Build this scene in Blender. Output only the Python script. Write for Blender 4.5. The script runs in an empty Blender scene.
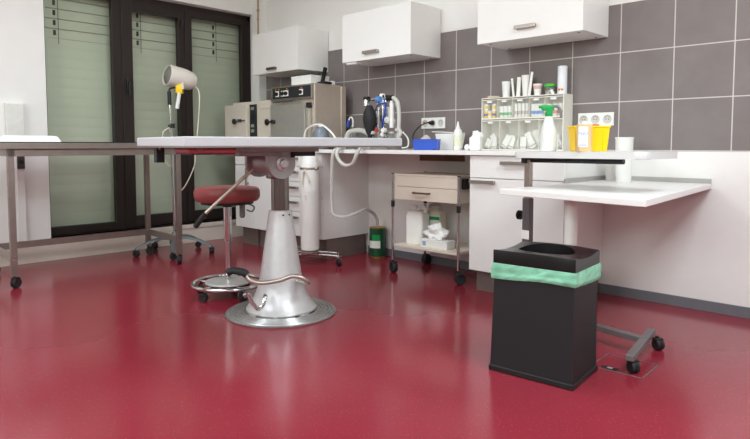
import bpy, bmesh, math, random
from mathutils import Vector, Matrix, noise
random.seed(7)
C = bpy.context.scene.collection
PI = math.pi

# ------------------------------------------------------------------ materials
def lin(c):
    c = c / 255.0
    return c / 12.92 if c <= 0.04045 else ((c + 0.055) / 1.055) ** 2.4
MATS = {}
def mat(name, rgb, rough=0.5, metal=0.0, spec=0.5, var=0.04, scale=18.0, bump=0.0, alpha=1.0, coat=0.0, trans=0.0, ior=1.45, sss=0.0):
    if name in MATS: return MATS[name]
    m = bpy.data.materials.new(name); m.use_nodes = True
    nt = m.node_tree; b = nt.nodes['Principled BSDF']
    tc = nt.nodes.new('ShaderNodeTexCoord')
    n = nt.nodes.new('ShaderNodeTexNoise'); n.inputs['Scale'].default_value = scale; n.inputs['Detail'].default_value = 3
    nt.links.new(tc.outputs['Object'], n.inputs['Vector'])
    r = nt.nodes.new('ShaderNodeValToRGB')
    base = [lin(v) for v in rgb]
    r.color_ramp.elements[0].position = 0.3; r.color_ramp.elements[1].position = 0.7
    r.color_ramp.elements[0].color = [v * (1 - var) for v in base] + [1]
    r.color_ramp.elements[1].color = [min(1, v * (1 + var)) for v in base] + [1]
    nt.links.new(n.outputs['Fac'], r.inputs['Fac'])
    nt.links.new(r.outputs['Color'], b.inputs['Base Color'])
    b.inputs['Roughness'].default_value = rough; b.inputs['Metallic'].default_value = metal
    b.inputs['Specular IOR Level'].default_value = spec; b.inputs['Alpha'].default_value = alpha
    b.inputs['Coat Weight'].default_value = coat; b.inputs['Transmission Weight'].default_value = trans
    b.inputs['IOR'].default_value = ior; b.inputs['Subsurface Weight'].default_value = sss
    if bump:
        bp = nt.nodes.new('ShaderNodeBump'); bp.inputs['Strength'].default_value = bump; bp.inputs['Distance'].default_value = 0.002
        nt.links.new(n.outputs['Fac'], bp.inputs['Height']); nt.links.new(bp.outputs['Normal'], b.inputs['Normal'])
    MATS[name] = m
    return m
def pane_mat(name, rgb, gloss=0.12, rough=0.02, body=0.0):
    """thin clear sheet: transparent + a little reflection (+ a little milky body)"""
    m = bpy.data.materials.new(name); m.use_nodes = True
    nt = m.node_tree; nt.nodes.remove(nt.nodes['Principled BSDF']); out = nt.nodes['Material Output']
    tr = nt.nodes.new('ShaderNodeBsdfTransparent'); tr.inputs['Color'].default_value = [lin(v) for v in rgb] + [1]
    gl = nt.nodes.new('ShaderNodeBsdfGlossy'); gl.inputs['Roughness'].default_value = rough
    fr = nt.nodes.new('ShaderNodeLayerWeight'); fr.inputs['Blend'].default_value = gloss
    mx = nt.nodes.new('ShaderNodeMixShader')
    nt.links.new(fr.outputs['Fresnel'], mx.inputs['Fac']); nt.links.new(tr.outputs[0], mx.inputs[1]); nt.links.new(gl.outputs[0], mx.inputs[2])
    last = mx
    if body:
        df = nt.nodes.new('ShaderNodeBsdfDiffuse'); df.inputs['Color'].default_value = (.90, .89, .85, 1)
        m2 = nt.nodes.new('ShaderNodeMixShader'); m2.inputs['Fac'].default_value = body
        nt.links.new(mx.outputs[0], m2.inputs[1]); nt.links.new(df.outputs[0], m2.inputs[2]); last = m2
    nt.links.new(last.outputs[0], out.inputs['Surface'])
    return m

white_wall = mat('white_wall_paint', (240, 238, 235), .8, var=.012, scale=6, bump=.03)
far_wall = mat('fill_cutting_wall_taupe', (146, 140, 134), .8, var=.02)  # darker tone for the unseen walls, chosen to cut low fill light
ceil_paint = mat('ceiling_paint', (243, 242, 239), .85, var=.01)
panel_white = mat('white_wall_panel', (240, 237, 234), .38, var=.008)
skirt_grey = mat('grey_skirting', (112, 112, 117), .5)
lam_white = mat('white_laminate', (238, 236, 233), .32, var=.006)
lam_edge = mat('white_counter_laminate', (242, 240, 237), .3, var=.006)
plinth_br = mat('taupe_plinth', (112, 98, 92), .5)
frame_dk = mat('dark_brown_frame', (40, 30, 27), .45, var=.08)
shutter_m = mat('sage_shutter', (224, 219, 211), .6, var=.02, scale=4)
sill_m = mat('cream_sill', (224, 214, 202), .5, var=.02)
steel = mat('brushed_steel', (176, 170, 165), .36, 1.0, var=.05, scale=30)
steel_dk = mat('warm_dark_steel', (150, 138, 132), .4, .85, var=.06)
chrome = mat('chrome', (215, 215, 216), .12, 1.0, var=.02)
alu = mat('cast_aluminium', (214, 213, 214), .40, .5, var=.04, scale=25, bump=.05)
alu_rib = mat('grey_rubber_metal', (168, 167, 166), .34, .75, var=.05)
greypaint = mat('grey_painted_steel', (128, 124, 124), .4, .4, var=.03)
star_grey = mat('grey_star_base', (112, 119, 121), .42, .2, var=.03)
blk = mat('black_plastic', (28, 27, 28), .42, var=.1)
blk_bin = mat('black_bin_steel', (30, 32, 34), .5, .0, var=.06)
blk_gloss = mat('glossy_black_plastic', (20, 19, 20), .3, var=.06)
rubber = mat('black_rubber', (35, 35, 37), .65, var=.1)
red_vinyl = mat('red_upholstery', (146, 66, 66), .36, var=.04)
red_pad = mat('dark_red_pad', (150, 48, 56), .45, var=.04)
tab_white = mat('pale_grey_tabletop', (206, 208, 212), .3, var=.008)
plas_w = mat('white_plastic', (240, 239, 234), .4, var=.01)
plas_cr = mat('cream_plastic', (226, 218, 202), .45, var=.02)
plas_tr = mat('milky_plastic', (244, 242, 236), .35, var=.02, sss=.0)
beige_en = mat('beige_enamel', (214, 205, 190), .4, var=.012)
beige_lam = mat('beige_laminate', (228, 215, 198), .45, var=.02, scale=9)
brown_br = mat('bronze_handle', (112, 92, 80), .4, .5)
sat_nick = mat('satin_nickel', (176, 166, 158), .35, .9)
yellow = mat('yellow_plastic', (250, 208, 8), .4, var=.01)
green_tin = mat('dark_green_tin', (22, 78, 50), .3, var=.05)
green_lt = mat('bright_green', (30, 160, 80), .4)
green_lid = mat('lime_green_lid', (70, 190, 50), .4)
gold = mat('gold_rim', (190, 150, 70), .3, .9)
blue = mat('blue_plastic', (52, 88, 190), .4, var=.03)
blue_lt = mat('light_blue_print', (90, 150, 215), .5)
blue_tube = mat('blue_tubing', (35, 65, 160), .4)
red = mat('red_plastic', (205, 50, 40), .4)
orange = mat('orange_print', (225, 130, 50), .5)
amber = mat('pale_amber_liquid', (222, 190, 140), .25, var=.02)
brown_bd = mat('brown_board', (122, 90, 68), .6, var=.1)
copper = mat('brass_pipe', (166, 134, 98), .4, .6)
tissue_m = mat('white_tissue', (244, 243, 240), .9, var=.01)
cotton = mat('grey_cloth', (196, 188, 184), .9, var=.05)
hose_m = mat('pale_corrugated_hose', (205, 203, 196), .45, var=.02)
hose_cl = pane_mat('clear_tube', (248, 247, 245), .15, .15, .40)
clear_bin = pane_mat('clear_bin_front', (254, 254, 253), .03, .05, .10)
clear_jar = pane_mat('clear_glass', (245, 248, 245), .3, .03, .12)
smoke_glass = mat('blue_grey_bulb', (120, 130, 140), .2, 0)
lens_m = mat('grey_lamp_lens', (122, 120, 114), .25, var=.1)
glass = pane_mat('window_glass', (246, 250, 245), .16, .0)
outlet_hole = mat('socket_recess', (205, 202, 196), .5)
dark_sock = mat('dark_grey_socket', (70, 62, 60), .45)
dkpanel = mat('dark_control_panel', (38, 40, 44), .35)
org_beige = mat('ivory_frame', (236, 231, 220), .5, var=.01)

# green bag: translucent film
def bag_mat():
    m = mat('mint_bag_film', (134, 200, 168), .35, var=.22, scale=16, bump=.5)
    return m
mint = bag_mat()

# red vinyl floor with fine speckle
def floor_mat():
    m = bpy.data.materials.new('red_speckled_vinyl'); m.use_nodes = True
    nt = m.node_tree; b = nt.nodes['Principled BSDF']
    tc = nt.nodes.new('ShaderNodeTexCoord')
    v = nt.nodes.new('ShaderNodeTexVoronoi'); v.inputs['Scale'].default_value = 120
    nt.links.new(tc.outputs['Object'], v.inputs['Vector'])
    r = nt.nodes.new('ShaderNodeValToRGB')
    r.color_ramp.elements[0].position = .13; r.color_ramp.elements[0].color = (1, 1, 1, 1)
    r.color_ramp.elements[1].position = .24; r.color_ramp.elements[1].color = (0, 0, 0, 1)
    nt.links.new(v.outputs['Distance'], r.inputs['Fac'])
    sep = nt.nodes.new('ShaderNodeSeparateColor'); nt.links.new(v.outputs['Color'], sep.inputs[0])
    gt = nt.nodes.new('ShaderNodeMath'); gt.operation = 'GREATER_THAN'; gt.inputs[1].default_value = .62
    nt.links.new(sep.outputs[0], gt.inputs[0])
    mu = nt.nodes.new('ShaderNodeMath'); mu.operation = 'MULTIPLY'
    nt.links.new(gt.outputs[0], mu.inputs[0]); nt.links.new(r.outputs['Color'], mu.inputs[1])
    n = nt.nodes.new('ShaderNodeTexNoise'); n.inputs['Scale'].default_value = 1.6; n.inputs['Detail'].default_value = 5
    nt.links.new(tc.outputs['Object'], n.inputs['Vector'])
    cr = nt.nodes.new('ShaderNodeValToRGB')
    cr.color_ramp.elements[0].position = .3; cr.color_ramp.elements[1].position = .7
    cr.color_ramp.elements[0].color = (lin(136), lin(38), lin(52), 1); cr.color_ramp.elements[1].color = (lin(143), lin(41), lin(56), 1)
    nt.links.new(n.outputs['Fac'], cr.inputs['Fac'])
    mx = nt.nodes.new('ShaderNodeMix'); mx.data_type = 'RGBA'
    fm = nt.nodes.new('ShaderNodeMath'); fm.operation = 'MULTIPLY'; fm.inputs[1].default_value = .4
    nt.links.new(mu.outputs[0], fm.inputs[0]); nt.links.new(fm.outputs[0], mx.inputs[0])
    nt.links.new(cr.outputs['Color'], mx.inputs[6]); mx.inputs[7].default_value = (lin(215), lin(130), lin(130), 1)
    nt.links.new(mx.outputs[2], b.inputs['Base Color'])
    rr = nt.nodes.new('ShaderNodeMapRange'); rr.inputs['To Min'].default_value = .13; rr.inputs['To Max'].default_value = .24
    nt.links.new(n.outputs['Fac'], rr.inputs['Value']); nt.links.new(rr.outputs[0], b.inputs['Roughness'])
    n2 = nt.nodes.new('ShaderNodeTexNoise'); n2.inputs['Scale'].default_value = 7; n2.inputs['Detail'].default_value = 2
    nt.links.new(tc.outputs['Object'], n2.inputs['Vector'])
    bp = nt.nodes.new('ShaderNodeBump'); bp.inputs['Strength'].default_value = .03; bp.inputs['Distance'].default_value = .01
    nt.links.new(n2.outputs['Fac'], bp.inputs['Height']); nt.links.new(bp.outputs['Normal'], b.inputs['Normal'])
    b.inputs['Specular IOR Level'].default_value = .68
    return m

def tile_mat(w, h, x0, z0, g):
    m = bpy.data.materials.new('grey_wall_tiles'); m.use_nodes = True
    nt = m.node_tree; b = nt.nodes['Principled BSDF']
    tc = nt.nodes.new('ShaderNodeTexCoord'); sp = nt.nodes.new('ShaderNodeSeparateXYZ')
    nt.links.new(tc.outputs['Object'], sp.inputs[0])
    def M(op, a, c=None):
        n = nt.nodes.new('ShaderNodeMath'); n.operation = op
        for i, q in enumerate((a, c)):
            if q is None: continue
            if isinstance(q, (int, float)): n.inputs[i].default_value = q
            else: nt.links.new(q, n.inputs[i])
        return n.outputs[0]
    def line(sock, per, off):
        f = M('FRACT', M('DIVIDE', M('SUBTRACT', sock, off), per))
        d = M('MULTIPLY', M('ABSOLUTE', M('SUBTRACT', f, .5)), per)
        return M('GREATER_THAN', d, per / 2 - g)
    gr = M('MAXIMUM', line(sp.outputs[0], w, x0), line(sp.outputs[2], h, z0))
    n = nt.nodes.new('ShaderNodeTexNoise'); n.inputs['Scale'].default_value = 5; n.inputs['Detail'].default_value = 6
    nt.links.new(tc.outputs['Object'], n.inputs['Vector'])
    cr = nt.nodes.new('ShaderNodeValToRGB'); cr.color_ramp.elements[0].position = .3; cr.color_ramp.elements[1].position = .7
    cr.color_ramp.elements[0].color = (lin(120), lin(110), lin(109), 1); cr.color_ramp.elements[1].color = (lin(129), lin(120), lin(118), 1)
    nt.links.new(n.outputs['Fac'], cr.inputs['Fac'])
    mx = nt.nodes.new('ShaderNodeMix'); mx.data_type = 'RGBA'
    nt.links.new(gr, mx.inputs[0]); nt.links.new(cr.outputs['Color'], mx.inputs[6])
    mx.inputs[7].default_value = (lin(206), lin(198), lin(192), 1)
    nt.links.new(mx.outputs[2], b.inputs['Base Color'])
    b.inputs['Roughness'].default_value = .5
    bp = nt.nodes.new('ShaderNodeBump'); bp.inputs['Strength'].default_value = .25; bp.inputs['Distance'].default_value = .002; bp.invert = True
    nt.links.new(gr, bp.inputs['Height']); nt.links.new(bp.outputs['Normal'], b.inputs['Normal'])
    return m

# ------------------------------------------------------------------ mesh builder
class MB:
    def __init__(s): s.bm = bmesh.new()
    def box(s, x0, x1, y0, y1, z0, z1, bev=0.0, M=None):
        vs = [s.bm.verts.new((x, y, z)) for x in (x0, x1) for y in (y0, y1) for z in (z0, z1)]
        q = [(0,1,3,2),(4,6,7,5),(0,4,5,1),(2,3,7,6),(0,2,6,4),(1,5,7,3)]
        fs = [s.bm.faces.new([vs[i] for i in f]) for f in q]
        if bev:
            es = list({e for f in fs for e in f.edges})
            r = bmesh.ops.bevel(s.bm, geom=es, offset=bev, segments=2, affect='EDGES', profile=.5)
            vs = list({v for f in r['faces'] for v in f.verts} | {v for v in vs if v.is_valid})
        if M is not None:
            for v in vs: v.co = M @ v.co
        return s
    def ring(s, pts): return [s.bm.verts.new(p) for p in pts]
    def loft(s, rings, cap=True, closed=True):
        R = [s.ring(r) for r in rings]
        n = len(R[0])
        for a, b in zip(R, R[1:]):
            for i in range(n if closed else n - 1):
                j = (i + 1) % n
                s.bm.faces.new((a[i], a[j], b[j], b[i]))
        if cap:
            s.bm.faces.new(list(reversed(R[0]))); s.bm.faces.new(R[-1])
        return s
    def lathe(s, prof, c=(0, 0, 0), seg=32, axis=None, cap=True):
        """prof: list of (r, h) along axis (default z) starting at c"""
        ax = Vector(axis or (0, 0, 1)).normalized()
        u = ax.orthogonal().normalized() if axis else Vector((1, 0, 0)); w = ax.cross(u)
        c = Vector(c)
        rings = [[c + ax * h + (u * math.cos(2*PI*i/seg) + w * math.sin(2*PI*i/seg)) * max(r, 1e-4) for i in range(seg)] for r, h in prof]
        return s.loft(rings, cap)
    def cyl(s, p0, p1, r0, r1=None, seg=20):
        p0 = Vector(p0); p1 = Vector(p1); d = p1 - p0
        return s.lathe([(r0, 0), (r0 if r1 is None else r1, d.length)], p0, seg, d)
    def tube(s, pts, r, seg=10, smooth=5, rib=None, cap=True):
        P = [Vector(p) for p in pts]
        if smooth and len(P) > 2: P = catmull(P, smooth)
        if rib:  # corrugation: resample evenly
            P = resample(P, rib)
        rings = []; t0 = (P[1] - P[0]).normalized(); u = t0.orthogonal().normalized()
        for i, p in enumerate(P):
            t = (P[min(i+1, len(P)-1)] - P[max(i-1, 0)]).normalized()
            u = (u - t * u.dot(t)).normalized(); w = t.cross(u)
            rr = r if not callable(r) else r(i / (len(P) - 1))
            if rib and i % 2: rr *= .86
            rings.append([p + (u * math.cos(2*PI*k/seg) + w * math.sin(2*PI*k/seg)) * rr for k in range(seg)])
        return s.loft(rings, cap)
    def sph(s, c, r, sx=1, sy=1, sz=1, seg=20):
        c = Vector(c); n = seg // 2; prof = []
        rings = []
        for j in range(n + 1):
            a = -PI/2 + PI * j / n
            rr = max(math.cos(a), .02)
            rings.append([c + Vector((rr*math.cos(2*PI*i/seg)*r*sx, rr*math.sin(2*PI*i/seg)*r*sy, math.sin(a)*r*sz)) for i in range(seg)])
        return s.loft(rings)
    def prism(s, poly, z0, z1, bev=0.0):
        n = len(poly)
        a = [s.bm.verts.new((x, y, z0)) for x, y in poly]; b = [s.bm.verts.new((x, y, z1)) for x, y in poly]
        fs = [s.bm.faces.new(list(reversed(a))), s.bm.faces.new(b)]
        for i in range(n):
            j = (i + 1) % n; fs.append(s.bm.faces.new((a[i], a[j], b[j], b[i])))
        if bev:
            es = list({e for f in fs for e in f.edges})
            bmesh.ops.bevel(s.bm, geom=es, offset=bev, segments=2, affect='EDGES', profile=.5)
        return s
    def xform(s, M):
        for v in s.bm.verts: v.co = M @ v.co
        return s
    def build(s, name, m, parent=None, smooth=True):
        bmesh.ops.recalc_face_normals(s.bm, faces=s.bm.faces[:])
        me = bpy.data.meshes.new(name)
        if smooth:
            for f in s.bm.faces: f.smooth = True
            for e in s.bm.edges:
                if len(e.link_faces) == 2:
                    e.smooth = e.calc_face_angle(0) < math.radians(32)
        s.bm.to_mesh(me); s.bm.free()
        me.materials.append(m)
        o = bpy.data.objects.new(name, me); C.objects.link(o)
        if parent: o.parent = parent
        return o
def catmull(P, k):
    out = []
    Q = [P[0]*2 - P[1]] + P + [P[-1]*2 - P[-2]]
    for i in range(1, len(Q) - 2):
        for j in range(k):
            t = j / k; a, b, c, d = Q[i-1], Q[i], Q[i+1], Q[i+2]
            out.append(.5 * ((2*b) + (c - a)*t + (2*a - 5*b + 4*c - d)*t*t + (3*b - a - 3*c + d)*t**3))
    out.append(P[-1]); return out
def resample(P, step):
    out = [P[0]]; acc = 0
    for a, b in zip(P, P[1:]):
        L = (b - a).length; pos = step - acc
        while pos <= L:
            out.append(a + (b - a) * (pos / L)); pos += step
        acc = L - (pos - step)
    return out if len(out) > 2 else P
def box(*a, **k): return MB().box(*a, **k)

# ------------------------------------------------------------------ naming helpers
def tag(o, label, cat, group=None):
    o['label'] = label; o['category'] = cat
    if group: o['group'] = group
    return o
def thing(name, label, cat, loc=(0, 0, 0), rz=0.0, group=None):
    o = bpy.data.objects.new(name, None); o.empty_display_size = .1; C.objects.link(o)
    o.location = loc; o.rotation_euler = (0, 0, rz)
    return tag(o, label, cat, group)
def struct(o): o['kind'] = 'structure'; return o
def sempty(name, loc=(0, 0, 0)):
    o = bpy.data.objects.new(name, None); C.objects.link(o); o.location = loc; return struct(o)
def copy_tree(o, parent=None):
    c = o.copy(); C.objects.link(c)
    if parent: c.parent = parent
    for ch in list(o.children): copy_tree(ch, c)
    return c
def w2l(loc, rz):
    c, s = math.cos(rz), math.sin(rz)
    def f(p):
        x, y = p[0] - loc[0], p[1] - loc[1]
        return (c*x + s*y, -s*x + c*y, p[2] - loc[2])
    return f

# ================================================================== SETTING
RX, RY, RZ = 7.0, -6.2, 2.95
struct(box(-.3, RX, RY, 0, -.05, 0).build('floor', floor_mat(), smooth=False))
struct(box(-.3, RX, RY, 0, RZ, RZ + .05).build('ceiling', ceil_paint, smooth=False))
struct(box(-.3, RX + .1, 0, .15, -.05, RZ + .05).build('wall_back', white_wall, smooth=False))
# right-hand wall (outside the frame) with a wide window added for side light
HY0, HY1, HZ0, HZ1 = -5.6, -1.4, 2.0, 2.8
wr = MB(); wr.box(RX, RX + .15, RY, HY0, 0, RZ); wr.box(RX, RX + .15, HY1, 0, 0, RZ); wr.box(RX, RX + .15, HY0, HY1, 0, HZ0); wr.box(RX, RX + .15, HY0, HY1, HZ1, RZ)
struct(wr.build('wall_right', far_wall, smooth=False))
# wall behind the camera with a strip of windows added to brighten the room
GX0, GX1, GZ0, GZ1 = 1.2, 6.4, 1.65, 2.8
wf = MB(); wf.box(-.3, GX0, RY - .15, RY, 0, RZ); wf.box(GX1, RX + .15, RY - .15, RY, 0, RZ); wf.box(GX0, GX1, RY - .15, RY, 0, GZ0); wf.box(GX0, GX1, RY - .15, RY, GZ1, RZ)
struct(wf.build('wall_front', far_wall, smooth=False))
# left wall with the window opening
WY0, WY1, WZ0, WZ1 = -2.185, -.045, .19, 2.411
wl = MB()
wl.box(-.3, 0, RY, WY0, 0, RZ); wl.box(-.3, 0, WY1, 0, 0, RZ); wl.box(-.3, 0, WY0, WY1, WZ1, RZ); wl.box(-.3, 0, WY0, WY1, 0, WZ0)
struct(wl.build('wall_left', white_wall, smooth=False))
# tiles, white wall panel, skirting
TX0 = .13
struct(box(TX0, RX, -.008, 0, .957, 1.906).build('trim_1', tile_mat(.3275, .3163, 1.700, 1.594, .0032), smooth=False))
struct(box(0, RX, -.012, 0, .062, .957).build('trim_2', panel_white, smooth=False))
struct(box(1.70, RX, -.018, -.0, 0, .066, .002).build('baseboard_back', skirt_grey, smooth=False))
struct(box(0, TX0, -.10, 0, .957, RZ).build('trim_3', white_wall, smooth=False))
# cream ledge under the window / skirting along the left wall
sk = MB(); sk.box(0, .018, RY, -.02, 0, .15, .003); sk.box(-.11, .032, WY0 - .0, WY1, .15, .19, .003)
struct(sk.build('baseboard_left', sill_m, smooth=False))
struct(box(0, .045, -2.443, -2.383, .15, 1.05, .004).build('trim_4', white_wall, smooth=False))
struct(box(2.32, 2.777, -.022, -.012, .864, .912).build('trim_5', brown_bd, smooth=False))

# window
win = sempty('window_1')
XF0, XF1 = -.17, -.105
f = MB()
f.box(XF0, XF1, WY0, WY1, WZ1 - .055, WZ1); f.box(XF0, XF1, WY0, WY1, WZ0, .205)
f.box(XF0, XF1, WY0, WY0 + .03, .205, WZ1); f.box(XF0, XF1, WY1 - .045, WY1, .205, WZ1)
f.box(XF0, XF1, -1.565, -1.49, .205, WZ1 - .055); f.box(XF0, XF1, -.90, -.84, .205, WZ1 - .055)
f.build('window_frame', frame_dk, win, smooth=False)
def sash(y0, y1, l, r_, b_, t_, name='sash'):
    z0, z1 = .205, WZ1 - .055
    m = MB()
    x0, x1 = XF0 + .015, XF1 + .012
    m.box(x0, x1, y0, y0 + l, z0, z1, .003); m.box(x0, x1, y1 - r_, y1, z0, z1, .003)
    m.box(x0, x1, y0 + l, y1 - r_, z0, z0 + b_, .003); m.box(x0, x1, y0 + l, y1 - r_, z1 - t_, z1, .003)
    m.build(name, frame_dk, win, smooth=False)
    box(XF0 + .03, XF0 + .038, y0 + l, y1 - r_, z0 + b_, z1 - t_).build('glass_pane', glass, win, smooth=False)
sash(WY0 + .03, -1.565, .004, .01, .065, .02)
sash(-1.49, -.90, .105, .012, .105, .09)
sash(-.84, WY1 - .045, .075, .075, .105, .055)
hd = MB(); hd.box(XF1 + .012, XF1 + .03, -1.455, -1.425, 1.50, 1.63, .004); hd.tube([(XF1+.03,-1.44,1.59),(XF1+.055,-1.44,1.59),(XF1+.058,-1.44,1.47)], .009, smooth=0)
hd.build('window_handle', blk, win)
hg = MB(); hg.cyl((XF1+.018, -.872, 2.18), (XF1+.018, -.872, 2.25), .011); hg.build('hinge', frame_dk, win)
added_win2 = sempty('added_window_2')  # unseen window, put in as a daylight source from the front
f = MB()
f.box(GX0, GX1, RY - .12, RY - .06, GZ0, GZ0 + .05); f.box(GX0, GX1, RY - .12, RY - .06, GZ1 - .05, GZ1)
for k in range(5):
    xx = GX0 + (GX1 - GX0 - .05) * k / 4; f.box(xx, xx + .05, RY - .12, RY - .06, GZ0 + .05, GZ1 - .05)
f.build('window_frame', frame_dk, added_win2, smooth=False)
for k in range(4):
    xx = GX0 + (GX1 - GX0 - .05) * k / 4; box(xx + .05, xx + (GX1 - GX0 - .05) / 4, RY - .094, RY - .086, GZ0 + .05, GZ1 - .05).build('glass_pane', glass, added_win2, smooth=False)
added_win3 = sempty('added_window_3')  # unseen window, put in to light the faces turned right
f = MB()
f.box(RX + .06, RX + .12, HY0, HY1, HZ0, HZ0 + .05); f.box(RX + .06, RX + .12, HY0, HY1, HZ1 - .05, HZ1)
for k in range(4):
    yy = HY0 + (HY1 - HY0 - .05) * k / 3; f.box(RX + .06, RX + .12, yy, yy + .05, HZ0 + .05, HZ1 - .05)
f.build('window_frame', frame_dk, added_win3, smooth=False)
for k in range(3):
    yy = HY0 + (HY1 - HY0 - .05) * k / 3; box(RX + .086, RX + .094, yy + .05, yy + (HY1 - HY0 - .05) / 3, HZ0 + .05, HZ1 - .05).build('glass_pane', glass, added_win3, smooth=False)
# outside roller shutters: closed slats below, slightly open slats with a ladder of slots near the top
def shutter(y0, y1, slot):
    sh = MB()
    z = .10
    while z < 2.5:
        gap = .006 if z > 1.93 else .0008
        h = .088
        rings = []
        for yy in (y0, y1):
            rings.append(([(-.275, yy, z), (-.2605, yy, z + .003), (-.2575, yy, z + h*.5), (-.2605, yy, z + h - gap - .003), (-.275, yy, z + h - gap)] if z > 1.93 else [(-.275, yy, z), (-.2600, yy, z + .0001), (-.2575, yy, z + h*.35), (-.2590, yy, z + h - .0001), (-.275, yy, z + h)]))
        sh.loft(rings)
        z += h
    sh.box(-.281, -.278, y0, y1, .08, 2.52)
    o = sh.build('shutter', shutter_m, win)
    lad = MB(); z = 1.97
    zs = []
    while z < 2.45: zs.append(z); z += .088
    for z in zs: lad.box(-.258, -.2535, slot - .011, slot + .011, z + .006, z + .05)
    lad.box(-.2535, -.2515, slot + .030, slot + .034, 1.9, 2.5)
    lad.build('shutter_cord', dark_sock, o, smooth=False)
shutter(WY0 - .02, -1.53, -2.02); shutter(-1.53, -.87, -1.26); shutter(-.87, WY1 + .03, -.42)

# ================================================================== BASE CABINETS, COUNTER
FY = -.58
def bar_handle(x0, x1, z, y=FY, m=sat_nick, parent=None, h=.018, d=.032):
    b = MB(); b.box(x0, x1, y - d, y - d + .009, z - h/2, z + h/2, .002)
    b.box(x0 + .006, x0 + .018, y - d + .006, y, z - h/2 + .002, z + h/2 - .002); b.box(x1 - .018, x1 - .006, y - d + .006, y, z - h/2 + .002, z + h/2 - .002)
    return b.build('handle', m, parent, smooth=False)
def front(name, x0, x1, z0, z1, parent):
    return box(x0 + .0025, x1 - .0025, FY, FY + .019, z0 + .0025, z1 - .0025, .002).build(name, lam_white, parent, smooth=False)
def body(x0, x1, z0, parent, kick0=None):
    b = MB(); b.box(x0, x1, FY + .019, -.0125, z0, .9285, .001); b.build('body', lam_white, parent, smooth=False)
    box(x0 + .02, x1 - .02, FY + .07, -.03, 0, z0).build('plinth', plinth_br, parent, smooth=False)
def cab(label, x0, x1, z0):
    t = thing('base_cabinet', label, 'cabinet'); body(x0, x1, z0, t); return t
c1 = cab('narrow white base cabinet at the window end with upright bar handle', .38, .68, .18)
d = front('drawer', .38, .68, .80, .928, c1)
d = front('door', .38, .68, .18, .80, c1)
b = MB(); b.box(.598, .616, FY - .032, FY - .022, .60, .775, .003); b.box(.598, .616, FY - .024, FY, .615, .63); b.box(.598, .616, FY - .024, FY, .745, .76); b.build('handle', sat_nick, d, smooth=False)
c2 = cab('white base cabinet directly behind the operating table column, beside drawer unit', .68, 1.0, .18)
d = front('drawer', .68, 1.0, .80, .928, c2); bar_handle(.77, .91, .865, parent=d)
d = front('door', .68, 1.0, .18, .80, c2); bar_handle(.72, .86, .75, parent=d)
c3 = cab('white base cabinet with a stack of drawers behind the tall white gas cylinder', 1.0, 1.70, .18)
zz = [.928, .806, .668, .535, .40, .18]
for a, b_ in zip(zz, zz[1:]):
    d = front('drawer', 1.0, 1.70, b_, a, c3); bar_handle(1.24, 1.395, a - .052, parent=d, h=.022)
c4 = cab('white base cabinet right of the wheeled cart with one drawer over one door', 3.222, 3.91, .147)
d = front('drawer', 3.222, 3.91, .776, .928, c4); bar_handle(3.475, 3.665, .882, parent=d, h=.024)
d = front('door', 3.222, 3.91, .147, .776, c4); bar_handle(3.238, 3.43, .752, parent=d, h=.024)
o = box(.005, 3.935, -.605, -.0125, .929, .958, .002).build('countertop', lam_edge, smooth=False)
tag(o, 'long white laminate countertop running along the tiled wall', 'countertop')

# ================================================================== WALL CABINETS
def wallcab(label, x0, x1, hx0, hx1, hz=1.735, hm=sat_nick):
    t = thing('wall_cabinet', label, 'cabinet', (0, 0, 0))
    z0, z1, y0 = 1.703, 2.10, -.385
    b = MB(); b.box(x0, x1, y0 + .018, -.0095, z0, z1, .001); o = b.build('body', lam_white, t, smooth=False)
    d = box(x0, x1, y0, y0 + .0175, z0 - .004, z1, .0015).build('door', lam_white, t, smooth=False)
    bar_handle(hx0, hx1, hz, y0, hm, d, h=.024, d=.03)
    for xx in (x0 + .06, x1 - .06):
        for yy in (-.31, -.06): MB().cyl((xx, yy, z0 - .0025), (xx, yy, z0 + .001), .007).build('screw_cap', brown_br, t)
    return t
wallcab('white wall cabinet in the corner above the steel autoclave, with dark handle', 0.42, 1.15, .69, .83, 1.738, brown_br)
wc_mid = wallcab('white wall cabinet in the middle of the row, strip lamp under its left end', 1.755, 2.525, 2.02, 2.195, 1.757)
ul = box(1.785, 1.915, -.37, -.30, 1.683, 1.703, .003).build('strip_lamp', plas_w, wc_mid, smooth=False)
box(1.795, 1.905, -.363, -.307, 1.680, 1.683).build('diffuser', plas_tr, ul, smooth=False)
wallcab('white wall cabinet above the medicine organizer, nearest of the three', 3.14, 3.91, 3.445, 3.60, 1.772)

pp = thing('wall_pipe', 'thin brass pipe upright in the room corner above wall cabinet', 'pipe', (.145, -.115, 2.12))
MB().cyl((0, 0, 0), (0, 0, .43), .009).build('tube', copper, pp); q = MB(); q.sph((0, 0, .44), .016); q.cyl((0,0,.3),(0,0,.325),.014); q.cyl((0,0,.21),(0,0,.225),.013); q.build('fitting', copper, pp)

# ================================================================== LEFT WALL FITTINGS
td = thing('towel_dispenser', 'white upright box on the wall above the steel worktable', 'dispenser', (0, -2.44, 1.05))
box(0, .05, -.066, .066, 0, .292, .006).build('body', plas_w, td, smooth=False)
box(.055, .06, -.060, .060, .012, .280, .002).build('front_cover', mat('pale_cover', (230, 229, 222), .4), td, smooth=False)
so = thing('wall_socket', 'dark grey socket on the wall behind the left leg of steel worktable', 'socket', (.0455, -2.413, .80))
box(0, .02, -.028, .028, 0, .11, .004).build('housing', dark_sock, so, smooth=False); MB().cyl((.02, 0, .055), (.0225, 0, .055), .017).build('outlet', blk, so)

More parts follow.
